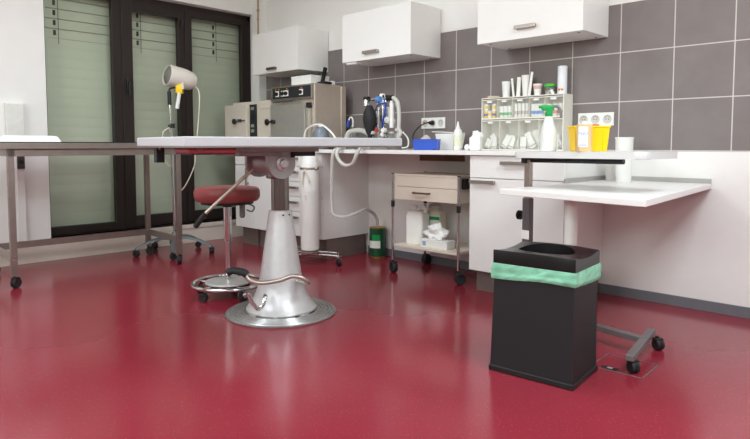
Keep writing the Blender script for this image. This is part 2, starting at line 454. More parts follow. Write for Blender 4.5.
# ================================================================== STAINLESS WORKTABLE
WL, WRZ = (.622, -2.098, 0), math.radians(-2.0)
wt = thing('worktable', 'stainless steel worktable on castors in front of the window', 'table', WL, WRZ)
hx, hy = .325, .628
t = MB(); t.box(-hx - .02, hx + .02, -hy - .045, hy + .03, .968, 1.012, .003); t.build('tabletop', steel_dk, wt, smooth=False)
box(-hx - .022, hx + .022, -hy - .047, hy + .032, 1.0122, 1.0185, .002).build('top_sheet', blk, wt, smooth=False)
a = MB(); a.box(-hx, hx, -hy + .02, -hy + .045, .918, .962); a.box(-hx, hx, hy - .045, hy - .02, .918, .962); a.box(hx - .03, hx, -hy, hy, .918, .962); a.box(-hx, -hx + .03, -hy, hy, .918, .962); a.box(-hx + .02, hx - .02, -hy + .02, hy - .02, .962, .968)
a.build('apron', steel_dk, wt, smooth=False)
def castor(parent, x, y, r=.032, w=.022, top=.09, ang=0, m=rubber, fm=blk):
    """twin-wheel swivel castor: stem and hood, wheel as a child"""
    M = Matrix.Translation((x, y, 0)) @ Matrix.Rotation(ang, 4, 'Z')
    s = MB(); s.cyl((0, 0, r * 1.5), (0, 0, top), .009, seg=10); s.box(-.012, r * .9, -w - .004, w + .004, r * 1.25, r * 2.1, .006); s.xform(M)
    o = s.build('castor', fm, parent)
    wbm = MB()
    wbm.lathe([(r*.55, -w), (r*.93, -w), (r, -w*.7), (r, -w*.15), (r*.86, -.002), (r*.86, .002), (r, w*.15), (r, w*.7), (r*.93, w), (r*.55, w)], (r * .35, 0, r), 20, (0, 1, 0)); wbm.xform(M)
    wbm.build('wheel', m, o)
    return o
for i, (sx, sy) in enumerate(((1, -1), (1, 1), (-1, -1), (-1, 1))):
    lx, ly = sx * (hx - .02), sy * (hy - .02)
    l = box(lx - .02, lx + .02, ly - .02, ly + .02, .085, .968, .002).build('leg', steel_dk, wt, smooth=False)
    castor(wt, lx, ly, .036, .018, .10, (2.2, 2.6, .7, 1.2)[i])
r = MB(); r.box(-hx + .005, -hx + .03, -hy + .02, hy - .02, .185, .235)
r.build('stretcher', steel_dk, wt, smooth=False)
for sy in (-1, 1):
    r = MB(); r.box(-hx + .03, hx - .03, sy*(hy - .02) - .012, sy*(hy - .02) + .012, .185, .235); r.build('side_rail', steel, wt, smooth=False)
bl = MB()
for sy in (-1, 1):
    for z in (.195, .225): bl.cyl((hx, sy*(hy-.02), z), (hx + .004, sy*(hy-.02), z), .006, seg=10)
bl.build('bolt', chrome, wt)
tr = thing('tray', 'flat white plastic tray upside down on the left of the steel worktable', 'tray', (.70, -2.56, 1.0187), WRZ)
t = MB(); t.loft([[(-.15, -.20, 0), (.15, -.20, 0), (.15, .20, 0), (-.15, .20, 0)], [(-.146, -.195, .012), (.146, -.195, .012), (.146, .195, .012), (-.146, .195, .012)], [(-.135, -.175, .042), (.135, -.175, .042), (.135, .175, .042), (-.135, .175, .042)]])
t.build('shell', plas_w, tr, smooth=False)
box(-.12, .12, -.16, .16, .042, .0445).build('raised_base', plas_w, tr, smooth=False)

# ================================================================== HEAT LAMP ON FIVE-STAR STAND
LL = (.446, -1.276, 0)
hl = thing('heat_lamp', 'cream infrared lamp on a pole with grey five-star castor base', 'lamp', LL)
hub = MB(); hub.lathe([(.045, .085), (.05, .1), (.045, .16), (.028, .18), (.025, .2)], seg=20); hub.build('hub', star_grey, hl)
for k in range(5):
    an = math.radians(-104 + 72 * k)
    dx, dy = math.cos(an), math.sin(an)
    arm = MB()
    P = [Vector((dx*r_, dy*r_, z)) for r_, z in ((.03, .135), (.12, .145), (.22, .125), (.31, .085), (.345, .065))]
    P = catmull(P, 4); side = Vector((-dy, dx, 0)); rings = []
    for i, p in enumerate(P):
        w_ = .026 - .010 * i / (len(P) - 1); h_ = .016 - .005 * i / (len(P) - 1)
        rings.append([p + side*w_*c_ + Vector((0, 0, h_*s_)) for c_, s_ in ((-1,-.7),(-.8,.6),(-.3,1),(.3,1),(.8,.6),(1,-.7))])
    arm.loft(rings); ob = arm.build('arm', star_grey, hl)
    castor(hl, dx * .345, dy * .345, .028, .02, .068, an + 2.0)
pl = MB(); pl.cyl((0, 0, .18), (-.012, -.012, 1.16), .0125); pl.cyl((-.011, -.011, 1.10), (-.016, -.016, 1.42), .0085); pl.build('pole', chrome, hl)
g = MB(); g.cyl((-.016, -.016, 1.36), (-.018, -.018, 1.48), .017); g.cyl((-.016, -.016, 1.36), (-.016, -.016, 1.37), .019); g.build('grip', blk, hl)
cl = MB(); cl.cyl((0, 0, 1.15), (0, 0, 1.19), .021); cl.cyl((-.04, -.02, 1.17), (.0, .0, 1.17), .009); cl.build('clamp', blk, hl)
jn = MB(); jn.tube([(-.018, -.018, 1.48), (-.012, -.012, 1.505), (.045, .035, 1.52)], .008); jn.build('elbow', blk, hl)
yb = MB(); yb.box(-.03, .03, -.024, .024, -.045, .04, .006); yb.xform(Matrix.Translation((.055, .045, 1.505)) @ Matrix.Rotation(.75, 4, 'Z')); yj = yb.build('joint', yellow, hl)
cb = MB(); cb.cyl((.085, .06, 1.50), (.085, .06, 1.55), .014); cb.build('knob', plas_cr, hl)
wh = MB(); wh.cyl((.062, .04, 1.47), (.04, .025, 1.325), .017); wh.build('grip_handle', plas_w, hl)
# head: barrel that points down-left toward the window side, tapered back
hc = Vector((.0, -.045, 1.625)); ax = Vector((.06, .97, -.17)).normalized()
hd_ = MB(); hd_.lathe([(.086, .012), (.092, 0), (.096, .004), (.097, .02), (.097, .12), (.092, .18), (.080, .235), (.062, .262), (.03, .272)], hc, 32, ax, cap=True)
hs = hd_.build('lamp_head', mat('warm_white_enamel', (222, 215, 205), .4, var=.01), hl)
ln = MB(); ln.lathe([(.084, .0115), (.06, -.006), (.02, -.012)], hc, 32, ax); ln.build('lens', lens_m, hs)
cdm = MB(); cdm.tube([hc + ax*.262 + Vector((.01, .0, -.03)), (.20, .16, 1.45), (.19, .15, 1.20), (.17, .13, .95), (.155, .12, .80), (.09, .06, .62), (.02, .016, .55)], .0055, seg=8); cdm.build('power_cord', plas_cr, hl)
cd2 = MB(); cd2.tube([(-.012, 0, 1.16), (-.07, -.05, 1.12), (-.085, -.06, 1.02), (-.08, -.06, .9), (-.05, -.03, .82), (-.013, -.013, .80)], .006, seg=8); cd2.build('cord_loop', plas_cr, hl)

# ================================================================== OPERATING TABLE
OL, ORZ = (2.72, -1.79, 0), math.radians(82.0)
ot = thing('operating_table', 'veterinary operating table with pale top on a cast grey pedestal', 'operating table', OL, ORZ)
L_ = w2l(OL, ORZ)
ox, oy0, oy1 = .688, -.306, .428
t = MB(); t.box(-ox, ox, oy0, oy1, .989, 1.039, .006); t.build('tabletop', tab_white, ot, smooth=False)
t = MB(); t.box(-ox + .002, ox - .002, oy0 + .002, oy1 - .002, .983, .9888); t.build('edge_trim', steel_dk, ot, smooth=False)
for x in (-.6, -.35, .35, .6):
    for y in (oy0 + .02, oy1 - .02): MB().tube([(x - .010, y, .983), (x - .012, y, .977), (x, y, .972), (x + .012, y, .977), (x + .010, y, .983)], .0025, seg=6).build('tie_hook', steel_dk, ot)
for y in (-.1, .1, .3): MB().tube([(-ox + .02, y - .012, .983), (-ox + .02, y, .972), (-ox + .02, y + .012, .983)], .0025, seg=6).build('tie_hook', steel_dk, ot)
t = MB(); t.box(-ox + .035, -.40, oy0 + .03, -.08, .955, .983, .008); t.build('under_panel', red_pad, ot, smooth=False)
t = MB(); t.box(-ox + .06, -.40, oy0 + .05, -.10, .949, .955); t.build('under_panel_frame', blk, ot, smooth=False)
t = MB(); t.box(-.645, -.60, .22, .27, .90, .983, .003); t.build('socket_block', blk, ot, smooth=False)
# mechanism
t = MB(); t.box(-.36, .19, -.13, .26, .958, .983, .003); t.box(-.30, -.04, -.10, .24, .935, .958, .003); t.build('mount_plate', mat('grey_mount', (158, 150, 148), .42, .5), ot, smooth=False)
t = MB(); t.box(.03, .185, -.095, -.07, .932, .958); t.box(.03, .045, -.095, .1, .925, .958); t.box(.09, .185, -.07, .1, .94, .958); t.build('bracket', blk, ot, smooth=False)
def disc(y0, y1, rad, hub_side):
    m = MB()
    pts = [(math.cos(a)*rad, math.sin(a)*rad) for a in [PI + PI*i/20 for i in range(21)]]
    prof = pts + [(rad, .07), (-rad, .07)]
    m.loft([[(-.03 + x, y0, .89 + z) for x, z in prof], [(-.03 + x, y1, .89 + z) for x, z in prof]])
    return m
mech = mat('pale_grey_casting', (172, 168, 168), .42, .5)
disc(-.080, -.045, .088, -1).build('tilt_plate', mech, ot)
disc(.19, .22, .088, 1).build('tilt_plate', mech, ot)
t = MB(); t.cyl((-.03, -.045, .89), (-.03, .19, .89), .064, seg=28); t.build('tilt_barrel', mech, ot)
t = MB(); t.lathe([(.04, 0), (.04, .010), (.026, .014), (.026, .03), (.02, .036)], (-.03, -.080, .89), 24, (0, -1, 0)); t.build('hub_cap', alu, ot)
t = MB(); t.box(-.075, .015, -.04, .04, .80, .86, .01); t.cyl((0, 0, .60), (0, 0, .86), .0525, seg=32); t.build('column', mat('polished_steel', (138, 130, 126), .25, 1.0), ot)
# lever
p0 = L_((2.53, -1.83, .865)); p1 = L_((2.358, -2.072, .589)); p2 = L_((2.312, -2.118, .503))
t = MB(); t.cyl(p0, p1, .0105); t.build('tilt_lever', mat('worn_steel_rod', (200, 190, 176), .38, .7), ot)
v = (Vector(p2) - Vector(p1))
t = MB(); t.lathe([(.012, 0), (.0165, .006), (.0165, v.length - .006), (.012, v.length)], p1, 18, v); t.build('lever_grip', blk, ot)
# pedestal and base
t = MB(); t.lathe([(.205, .028), (.207, .034), (.198, .045), (.186, .06), (.166, .09), (.149, .125), (.135, .17), (.125, .215), (.112, .30), (.096, .41), (.080, .52), (.069, .605), (.069, .612), (.054, .614)], seg=56); pd = t.build('pedestal', alu, ot)
t = MB(); t.lathe([(.212, .014), (.214, .02), (.212, .027), (.2, .029)], seg=56); t.build('chrome_ring', chrome, ot)
prof = [(.325, 0), (.327, .006), (.322, .010)]
rr = .318
while rr > .225:
    prof += [(rr, .010 + (.318 - rr) * .05), (rr - .004, .016 + (.318 - rr) * .05), (rr - .013, .016 + (.318 - rr) * .05), (rr - .017, .010 + (.318 - rr) * .05)]
    rr -= .022
prof += [(.21, .016)]
t = MB(); t.lathe(prof, seg=64); t.build('base_flange', alu_rib, ot)
t = MB()
for x in (-.02, .02): t.cyl((x, -.066, .59), (x, -.074, .59), .005, seg=8)
t.build('bolt', blk, ot)
# foot pedal rod wrapping round the front
pts = [(2.752, -2.128, .298), (2.79, -2.095, .285), (2.813, -2.074, .254), (2.86, -2.028, .238), (2.932, -1.959, .252), (2.979, -1.913, .275), (3.015, -1.875, .268), (3.025, -1.835, .235), (2.95, -1.80, .215), (2.86, -1.775, .205)]
t = MB(); t.tube([L_(p) for p in pts], .0125, seg=12); fp = t.build('foot_lever', mat('worn_nickel', (190, 178, 168), .35, .8), ot)
pts = [(2.722, -2.155, .295), (2.746, -2.135, .305), (2.79, -2.098, .297), (2.803, -2.085, .282)]
t = MB(); t.tube([L_(p) for p in pts], .021, seg=12); t.build('pedal_pad', rubber, fp)
pts = [(2.788, -2.098, .165), (2.805, -2.08, .172), (2.812, -2.07, .15), (2.822, -2.055, .115), (2.835, -2.035, .09), (2.845, -2.01, .11), (2.84, -1.99, .15), (2.82, -1.975, .15)]
t = MB(); t.tube([L_(p) for p in pts], .012, seg=10); t.build('locking_lever', chrome, ot)

# ================================================================== STOOL
st = thing('stool', 'round red upholstered stool with chrome foot ring and castors', 'stool', (2.142, -1.785, 0))
t = MB(); t.lathe([(.16, .628), (.195, .631), (.207, .642), (.213, .66), (.213, .69), (.207, .708), (.192, .718), (.15, .724), (.05, .726)], seg=48); t.build('seat', red_vinyl, st)
t = MB(); t.lathe([(.17, .612), (.17, .628)], seg=40); t.cyl((0, 0, .59), (0, 0, .614), .03); t.build('seat_plate', blk, st)
t = MB(); t.cyl((0, 0, .355), (0, 0, .60), .026, seg=24); t.lathe([(.026, .355), (.029, .358), (.029, .368), (.026, .37)], seg=24); t.cyl((0, 0, .12), (0, 0, .36), .0185, seg=24); t.build('gas_spring', chrome, st)
t = MB(); t.lathe([(.15, .086), (.152, .092), (.15, .098), (.06, .108), (.03, .112)], seg=40); t.build('base_plate', mat('light_satin_steel', (206, 203, 200), .5, .55), st)
t = MB(); t.lathe([(.14, .062), (.145, .086)], seg=40); t.build('base_skirt', blk, st)
t = MB(); t.tube([(math.cos(a)*.232, math.sin(a)*.232, .085) for a in [2*PI*i/48 for i in range(49)]], .0135, seg=12, smooth=0, cap=False); t.build('foot_ring', chrome, st)
mid = math.atan2(-.127, .123)
for k in range(5):
    an = mid + math.radians(36 + 72 * k)
    castor(st, math.cos(an) * .215, math.sin(an) * .215, .027, .017, .075, an + 1.9)
    s = MB(); s.cyl((math.cos(an)*.13, math.sin(an)*.13, .076), (math.cos(an)*.225, math.sin(an)*.225, .078), .01, seg=10); s.build('spoke', chrome, st)
t = MB(); t.cyl((.075, .065, .60), (.075, .065, .614), .02); t.cyl((.075, .065, .53), (.075, .065, .60), .018); t.lathe([(.017, 0), (.012, -.012)], (.075, .065, .53), 16); t.tube([(.10, .09, .612), (.13, .12, .59), (.12, .11, .56), (.095, .085, .57)], .005, seg=8)
t.build('height_lever', greypaint, st)

# ================================================================== AUTOCLAVES on the counter
CT = .9583
autoc = mat('satin_steel_housing', (216, 201, 186), .36, .6, var=.03)
a1 = thing('autoclave', 'large stainless steel autoclave with dark control panel on the counter', 'autoclave', (0, 0, CT))
Z = lambda z: z - CT
t = MB(); t.box(.885, 1.512, -.49, -.18, Z(.985), Z(1.54), .004); t.build('housing', autoc, a1, smooth=False)
box(.90, 1.518, -.1795, -.12, Z(.985), Z(1.53), .004).build('rear_housing', autoc, a1, smooth=False)
for x in (.93, 1.47):
    for y in (-.45, -.16): MB().cyl((x, y, 0), (x, y, Z(.985)), .02).build('foot', rubber, a1)
t = MB(); t.box(.895, 1.50, -.512, -.49, Z(1.405), Z(1.537), .003); t.build('fascia', steel, a1, smooth=False)
cp = box(.935, 1.478, -.517, -.512, Z(1.425), Z(1.523)).build('control_panel', dkpanel, a1, smooth=False)
for x in (1.005, 1.09, 1.145, 1.355):
    kb = box(x - .027, x + .027, -.5195, -.517, Z(1.442), Z(1.495)).build('dial_plate', plas_w, cp, smooth=False)
    MB().cyl((x, -.5195, Z(1.468)), (x, -.54, Z(1.468)), .017, seg=16).build('knob', blk, kb)
t = MB()
for x in (.98, 1.03, 1.15, 1.36): t.box(x - .008, x + .008, -.519, -.517, Z(1.503), Z(1.513))
t.build('indicator_light', orange, cp, smooth=False)
box(1.085, 1.10, -.524, -.517, Z(1.482), Z(1.5)).build('green_switch', green_lt, cp, smooth=False)
t = MB(); t.cyl((.96, -.53, Z(1.39)), (1.36, -.53, Z(1.39)), .008); t.cyl((1.0, -.53, Z(1.39)), (1.0, -.49, Z(1.39)), .006); t.cyl((1.32, -.53, Z(1.39)), (1.32, -.49, Z(1.39)), .006); t.build('rail', chrome, a1)
dr = box(.89, 1.395, -.515, -.4902, Z(.99), Z(1.375), .004).build('door', mat('satin_steel_door', (188, 186, 179), .45, .7), a1, smooth=False)
t = MB(); t.cyl((.95, -.515, Z(1.213)), (.95, -.545, Z(1.213)), .02); t.cyl((.90, -.515, Z(1.213)), (.90, -.53, Z(1.213)), .01); t.build('knob', dkpanel, dr)
for x in (1.415, 1.478):
    box(x - .009, x + .009, -.497, -.4902, Z(1.0), Z(1.345)).build('door_column', chrome, a1, smooth=False)
t = MB(); t.box(1.43, 1.47, -.525, -.4902, Z(1.325), Z(1.372), .004); t.build('latch', blk, a1, smooth=False)

a2 = thing('sterilizer', 'small beige enamelled sterilizer with black knobs left of steel autoclave', 'sterilizer', (0, 0, CT))
t = MB(); t.box(.20, .865, -.48, -.14, Z(.975), Z(1.425), .006); t.build('housing', beige_en, a2, smooth=False)
for x in (.25, .8):
    for y in (-.42, -.2): MB().cyl((x, y, 0), (x, y, Z(.975)), .018).build('foot', rubber, a2)
dr = box(.10, .49, -.515, -.481, Z(.98), Z(1.40), .006).build('door', beige_en, a2, smooth=False)
t = MB(); t.cyl((.315, -.515, Z(1.232)), (.315, -.53, Z(1.232)), .012); t.lathe([(.02, 0), (.028, .006), (.028, .02), (.02, .026)], (.315, -.53, Z(1.232)), 18, (0, -1, 0)); t.build('knob', blk, dr)
t = MB(); t.box(.35, .42, -.528, -.515, Z(1.225), Z(1.255)); t.cyl((.42, -.522, Z(1.24)), (.475, -.522, Z(1.24)), .009); t.build('latch', chrome, dr)
cp = box(.52, .628, -.495, -.4802, Z(1.08), Z(1.395), .003).build('control_strip', dkpanel, a2, smooth=False)
t = MB()
for z in (1.12, 1.17, 1.34): t.box(.545, .60, -.499, -.495, Z(z), Z(z + .03))
t.build('switch', chrome, cp, smooth=False)
box(.55, .60, -.503, -.495, Z(1.24), Z(1.30), .003).build('switch', blk, cp, smooth=False)
t = MB(); t.lathe([(.02, 0), (.03, .005), (.03, .018), (.02, .024)], (.80, -.48, Z(1.215)), 18, (0, -1, 0)); t.build('knob', blk, a2)
t = MB(); t.box(.70, .865, -.487, -.4802, Z(1.345), Z(1.41), .003); t.build('top_bracket', beige_en, a2, smooth=False)

wb = thing('carton', 'flat white carton lying on top of the steel autoclave', 'box', (1.28, -.33, 1.5403))
box(-.16, .12, -.11, .11, 0, .07, .002).build('box_body', plas_w, wb, smooth=False); box(-.162, .122, -.112, .112, .07, .085, .002).build('box_lid', plas_w, wb, smooth=False)
ph = thing('telephone', 'black cordless telephone standing in its cradle on the steel autoclave', 'telephone', (1.46, -.34, 1.5403))
box(-.04, .06, -.05, .05, 0, .022, .006).build('cradle', blk, ph, smooth=False)
t = MB(); t.box(-.019, .019, -.011, .011, 0, .135, .006); t.xform(Matrix.Translation((-.018, 0, .022)) @ Matrix.Rotation(.32, 4, 'Y')); hs_ = t.build('handset', blk_gloss, ph, smooth=False)
ch = thing('adapter', 'small white charger block beside the black telephone on autoclave', 'charger', (1.475, -.25, 1.5403)); box(-.02, .02, -.02, .02, 0, .035, .005).build('block', plas_w, ch, smooth=False); box(-.01,.01,-.023,-.02,.01,.02).build('slot', blk, ch, smooth=False)

# ================================================================== GAS CYLINDER ON TROLLEY
GX, GY = 1.715, -.725
gt = thing('cylinder_trolley', 'low chrome trolley on castors under the tall white gas cylinder', 'trolley', (GX, GY, 0))
for ex, ey in ((.245, .10), (-.25, .06), (-.09, -.26)):
    t = MB(); t.cyl((0, 0, .082), (ex, ey, .082), .011); t.build('frame_rail', chrome, gt); t = MB(); t.cyl((0, 0, .108), (ex*.95, ey*.95, .108), .007); t.build('upper_rail', chrome, gt)
    t = MB(); t.cyl((ex, ey, .06), (ex, ey, .111), .012); t.box(ex - .02, ex + .02, ey - .016, ey + .016, .045, .085, .006); cst = t.build('castor', chrome, gt)
    t = MB(); t.lathe([(.02, -.016), (.034, -.014), (.034, .014), (.02, .016)], (ex, ey, .034), 20, (.4, 1, 0)); t.build('wheel', rubber, cst)
t = MB(); t.lathe([(.075, .092), (.085, .098), (.085, .11), (.075, .1155)], seg=32); t.build('base_cup', steel, gt)
gc = thing('gas_cylinder', 'tall white gas cylinder with strap standing under the operating table edge', 'gas cylinder', (GX, GY, .1165))
t = MB(); t.lathe([(.05, 0), (.074, .006), (.078, .02), (.078, .50), (.0785, .505), (.078, .51), (.078, .68), (.076, .72), (.062, .78), (.048, .81), (.044, .85)], seg=40); t.build('tank', plas_w, gc)
t = MB(); t.lathe([(.0782, .675), (.0805, .678), (.0805, .692), (.0782, .695)], seg=40); t.sph((-.084, -.02, .685), .014); t.sph((.088, .0, .685), .014); t.build('clamp_ring', sat_nick, gc)
t = MB(); t.tube([(.025, -.085, .675), (.02, -.09, .62), (.012, -.09, .55)], .006, seg=8); t.tube([(.03, -.083, .67), (.055, -.075, .64), (.068, -.06, .57)], .006, seg=8); t.tube([(.02, -.09, .64), (.038, -.086, .675), (.055, -.075, .64)], .006, seg=8); t.build('strap', plas_cr, gc)
t = MB(); t.box(.035, .038, -.075, -.045, .42, .47); t.build('label_patch', plas_cr, gc)

# hoses hanging over the counter edge
h1 = MB(); h1.tube([(1.952, -.63, .963), (1.952, -.665, .95), (1.950, -.68, .90), (1.939, -.68, .752), (1.937, -.68, .507), (1.958, -.67, .425), (2.01, -.60, .41), (2.03, -.50, .43), (2.0, -.35, .45), (1.945, -.2, .40), (1.915, -.12, .33), (1.90, -.10, .285)], .014, seg=12)
tag(h1.build('drain_hose', hose_cl), 'clear plastic hose hanging from the counter down to the green tin', 'hose')
h2 = MB(); h2.tube([(1.975, -.57, .9765), (1.99, -.635, .976), (2.0, -.68, .93), (2.03, -.68, .872), (2.105, -.68, .832), (2.185, -.68, .85), (2.228, -.68, .918), (2.242, -.65, .976), (2.24, -.55, .9765)], .0165, seg=12, rib=.008)
tag(h2.build('breathing_hose', hose_m), 'pale ribbed hose looped over the counter edge beside the clear hose', 'hose')

# ================================================================== ANAESTHESIA UNIT
AX, AY = 2.20, -.35
au = thing('anaesthesia_unit', 'anaesthesia unit with black breathing bag and ribbed hoses on the counter', 'anaesthesia unit', (AX, AY, CT))
A = lambda x, z, dy=0.0: (x - AX, dy, z - CT)
t = MB(); t.box(-.13, .17, -.10, .11, 0, .022, .004); t.build('base_plate', steel, au, smooth=False)
t = MB(); t.cyl((0, 0, .02), (0, 0, .42), .013); t.build('post', chrome, au)
t = MB(); t.box(-.01, .10, .0, .05, .20, .35, .006); t.build('manifold', chrome, au, smooth=False)
t = MB(); t.box(-.08, -.012, .01, .05, .23, .33, .006); t.build('gas_block', steel, au, smooth=False)
for x_, z_ in ((-.05, .20), (.02, .17), (.05, .115), (-.02, .10), (.04, .385)): MB().lathe([(.010, 0), (.016, .004), (.016, .03), (.010, .034)], (x_, .01, z_), 16, (0, -1, .1)).build('fitting', chrome, au)
for x_, z_ in ((-.06, .29), (.05, .24)): MB().lathe([(.018, 0), (.026, .004), (.026, .02), (.018, .024)], (x_, .01, z_), 20, (0, -1, 0)).build('gauge', plas_w, au)
t = MB(); t.lathe([(.022, 0), (.028, .004), (.028, .05), (.022, .055)], A(2.072, 1.315, -.06), 20); t.cyl(A(2.09, 1.368, -.04), A(2.30, 1.372), .014); t.build('pipe_head', chrome, au)
MB().cyl(A(2.05, 1.375, -.06), A(2.10, 1.375, -.06), .019).build('bag_elbow', blk, au)
box(-.03, .03, -.03, .03, .418, .445, .006).build('vaporizer_cap', blk, au, smooth=False)
MB().cyl(A(2.255, 1.376), A(2.31, 1.372), .024).build('hose_socket', blk, au)
t = MB(); t.cyl((-.018, -.05, .405), (.022, -.05, .408), .024, seg=24); t.build('blue_valve', blue_lt, au)
t = MB(); t.lathe([(.022, -.04), (.026, -.02), (.026, .03), (.02, .04)], A(2.205, 1.372, -.01), 20); t.build('valve_body', plas_w, au)
t = MB(); zb = [(.012, 1.04), (.018, 1.065), (.038, 1.11), (.054, 1.17), (.058, 1.21), (.052, 1.26), (.034, 1.295), (.022, 1.32)]
t.lathe([(r_, z - CT) for r_, z in zb], (2.108 - AX, -.06, 0), 28)
for v in t.bm.verts: v.co.x += -.09 * (v.co.z - .28) * .35
t.build('breathing_bag', rubber, au)
t = MB(); t.cyl(A(2.298, 1.135), A(2.298, 1.335), .018); t.cyl(A(2.298, 1.335), A(2.298, 1.36), .012); t.build('flow_tube', plas_w, au)
t = MB(); t.cyl((.0, -.05, .10), (0.0, -.05, .34), .009); t.cyl(A(2.12, 1.27), A(2.16, 1.36), .014); t.cyl(A(2.09, 1.2), A(2.16, 1.29), .012); t.build('rod', chrome, au)
t = MB(); t.tube([A(2.262, 1.325, -.03), A(2.268, 1.26, -.05), A(2.252, 1.20, -.05), A(2.232, 1.135, -.04)], .008, seg=10); t.tube([A(2.16, 1.31, -.03), A(2.2, 1.325, -.05), A(2.262, 1.335, -.03)], .006, seg=8); t.build('blue_tube', blue_tube, au)
t = MB(); t.cyl((-.005, -.05, .155), (-.005, -.085, .155), .012); t.build('red_knob', red, au)
t = MB(); t.cyl((.075, -.05, .155), (.075, -.085, .155), .018); t.cyl((-.06, -.04, .14), (-.06, -.075, .14), .014); t.sph((.03, -.04, .12), .018); t.build('white_knob', plas_w, au)
t = MB(); t.lathe([(.05, .03), (.055, .035), (.055, .13), (.045, .14)], (.11, .0, 0), 24); t.lathe([(.04, .03), (.04, .12)], (-.08, .02, 0), 24); t.build('absorber_canister', clear_jar, au)
t = MB(); t.lathe([(.058, .13), (.058, .145), (.03, .15)], (.11, 0, 0), 24); t.build('canister_lid', steel, au)
t = MB(); t.tube([A(2.30, 1.372, -.0), A(2.325, 1.37, -.0), A(2.365, 1.325, -.0), A(2.378, 1.20, -.0), A(2.367, 1.08, -.0), A(2.335, .985, 0)], .018, seg=12, rib=.009); t.tube([A(2.352, 1.0, -.05), A(2.41, 1.05, -.05), A(2.437, 1.09, -.05), A(2.42, 1.118, -.05), A(2.385, 1.112, -.04)], .016, seg=12, rib=.008); t.build('ribbed_hose', hose_m, au)
t = MB(); t.tube([A(2.40, 1.10, .02), A(2.455, 1.045, .02), A(2.452, .985, .02), A(2.39, .972, .02)], .006, seg=8); t.build('thin_tube', plas_tr, au)
t = MB(); t.tube([A(1.75, 1.03, 0), A(1.79, 1.10, 0), A(1.86, 1.118, 0), A(1.95, 1.12, 0), A(2.045, 1.085, 0), A(2.09, 1.02, 0), A(2.12, 1.0, 0)], .021, seg=12, rib=.010); t.build('ribbed_hose', hose_m, au)
# mask on the counter
mk = thing('anaesthesia_mask', 'clear cone face mask with a blue clip behind the operating table', 'mask', (1.69, -.20, CT))
t = MB(); t.lathe([(.085, 0), (.088, .01), (.075, .06), (.045, .13), (.02, .17), (.017, .20)], seg=28); t.build('cone', clear_jar, mk)
t = MB(); t.tube([(0, 0, .20), (.002, 0, .26), (-.02, 0, .285), (-.045, 0, .27), (-.06, 0, .21)], .007, seg=8); t.build('tube', plas_tr, mk)
t = MB(); t.cyl((-.052, 0, .262), (-.066, 0, .2), .013); t.build('clip', blue, mk)
db = thing('suction_bulb', 'blue-grey glass bulb with looped clear tubing before the steel autoclave', 'suction bulb', (1.655, -.545, CT))
t = MB(); t.lathe([(.03, 0), (.06, .02), (.072, .09), (.066, .15), (.04, .185), (.018, .195)], seg=28); t.build('bulb', smoke_glass, db)
t = MB(); t.lathe([(.02, .19), (.022, .20), (.022, .215), (.012, .22)], seg=20); t.build('stopper', plas_w, db)
t = MB(); t.tube([(-.235, 0, .02), (-.23, 0, .08), (-.2, 0, .165), (-.1, -.01, .205), (0, 0, .21), (.10, 0, .165), (.18, 0, .10), (.22, 0, .03)], .009, seg=10); t.build('tubing', plas_tr, db)

# ================================================================== SOCKETS ON THE TILES
def sockets(name, label, x0, x1, z0, z1, n):
    t = thing(name, label, 'socket', ((x0 + x1) / 2, -.0082, (z0 + z1) / 2))
    w, h = (x1 - x0) / 2, (z1 - z0) / 2
    box(-w, w, -.013, 0, -h, h, .004).build('cover_plate', plas_w, t, smooth=False)
    for k in range(n):
        cx = -w + (k + .5) * 2 * w / n
        q = MB(); q.lathe([(.03, 0), (.03, .0015), (.026, .0015), (.022, .0006)], (cx, -.013, 0), 24, (0, -1, 0)); ins = q.build('outlet', outlet_hole, t)
        q = MB(); q.cyl((cx - .009, -.0138, 0), (cx - .009, -.0155, 0), .0035, seg=8); q.cyl((cx + .009, -.0138, 0), (cx + .009, -.0155, 0), .0035, seg=8)
        q.tube([(cx + math.cos(a)*.021, -.0148, math.sin(a)*.021) for a in [PI*.15 + PI*.7*i/8 for i in range(9)]], .0012, seg=6, smooth=0); q.build('pin_hole', dark_sock, ins)
    return t
s1 = sockets('socket_strip', 'white wall socket with a black plug in it above the blue box', 2.335, 2.582, 1.131, 1.222, 3)
q = MB(); q.cyl((-.09, -.013, .005), (-.09, -.018, .005), .009, seg=12); q.build('switch_light', red, s1)
s2 = sockets('socket_strip', 'white triple wall socket on the tiles behind the yellow container', 3.718, 3.963, 1.123, 1.212, 3)
pg = thing('power_plug', 'black power plug and cord in the wall socket above blue box', 'plug', (2.462, -.0255, 1.178))
q = MB(); q.lathe([(.019, 0), (.019, .015), (.016, .02), (.013, .045), (.009, .05)], (0, 0, 0), 18, (0, -1, 0)); q.build('plug_body', blk, pg)
q = MB(); q.tube([(0, -.045, 0), (-.005, -.07, -.001), (-.03, -.13, -.03), (-.025, -.22, -.10), (.03, -.27, -.18), (.06, -.275, -.2105), (.10, -.26, -.2115)], .005, seg=8); q.build('cord', blk, pg)

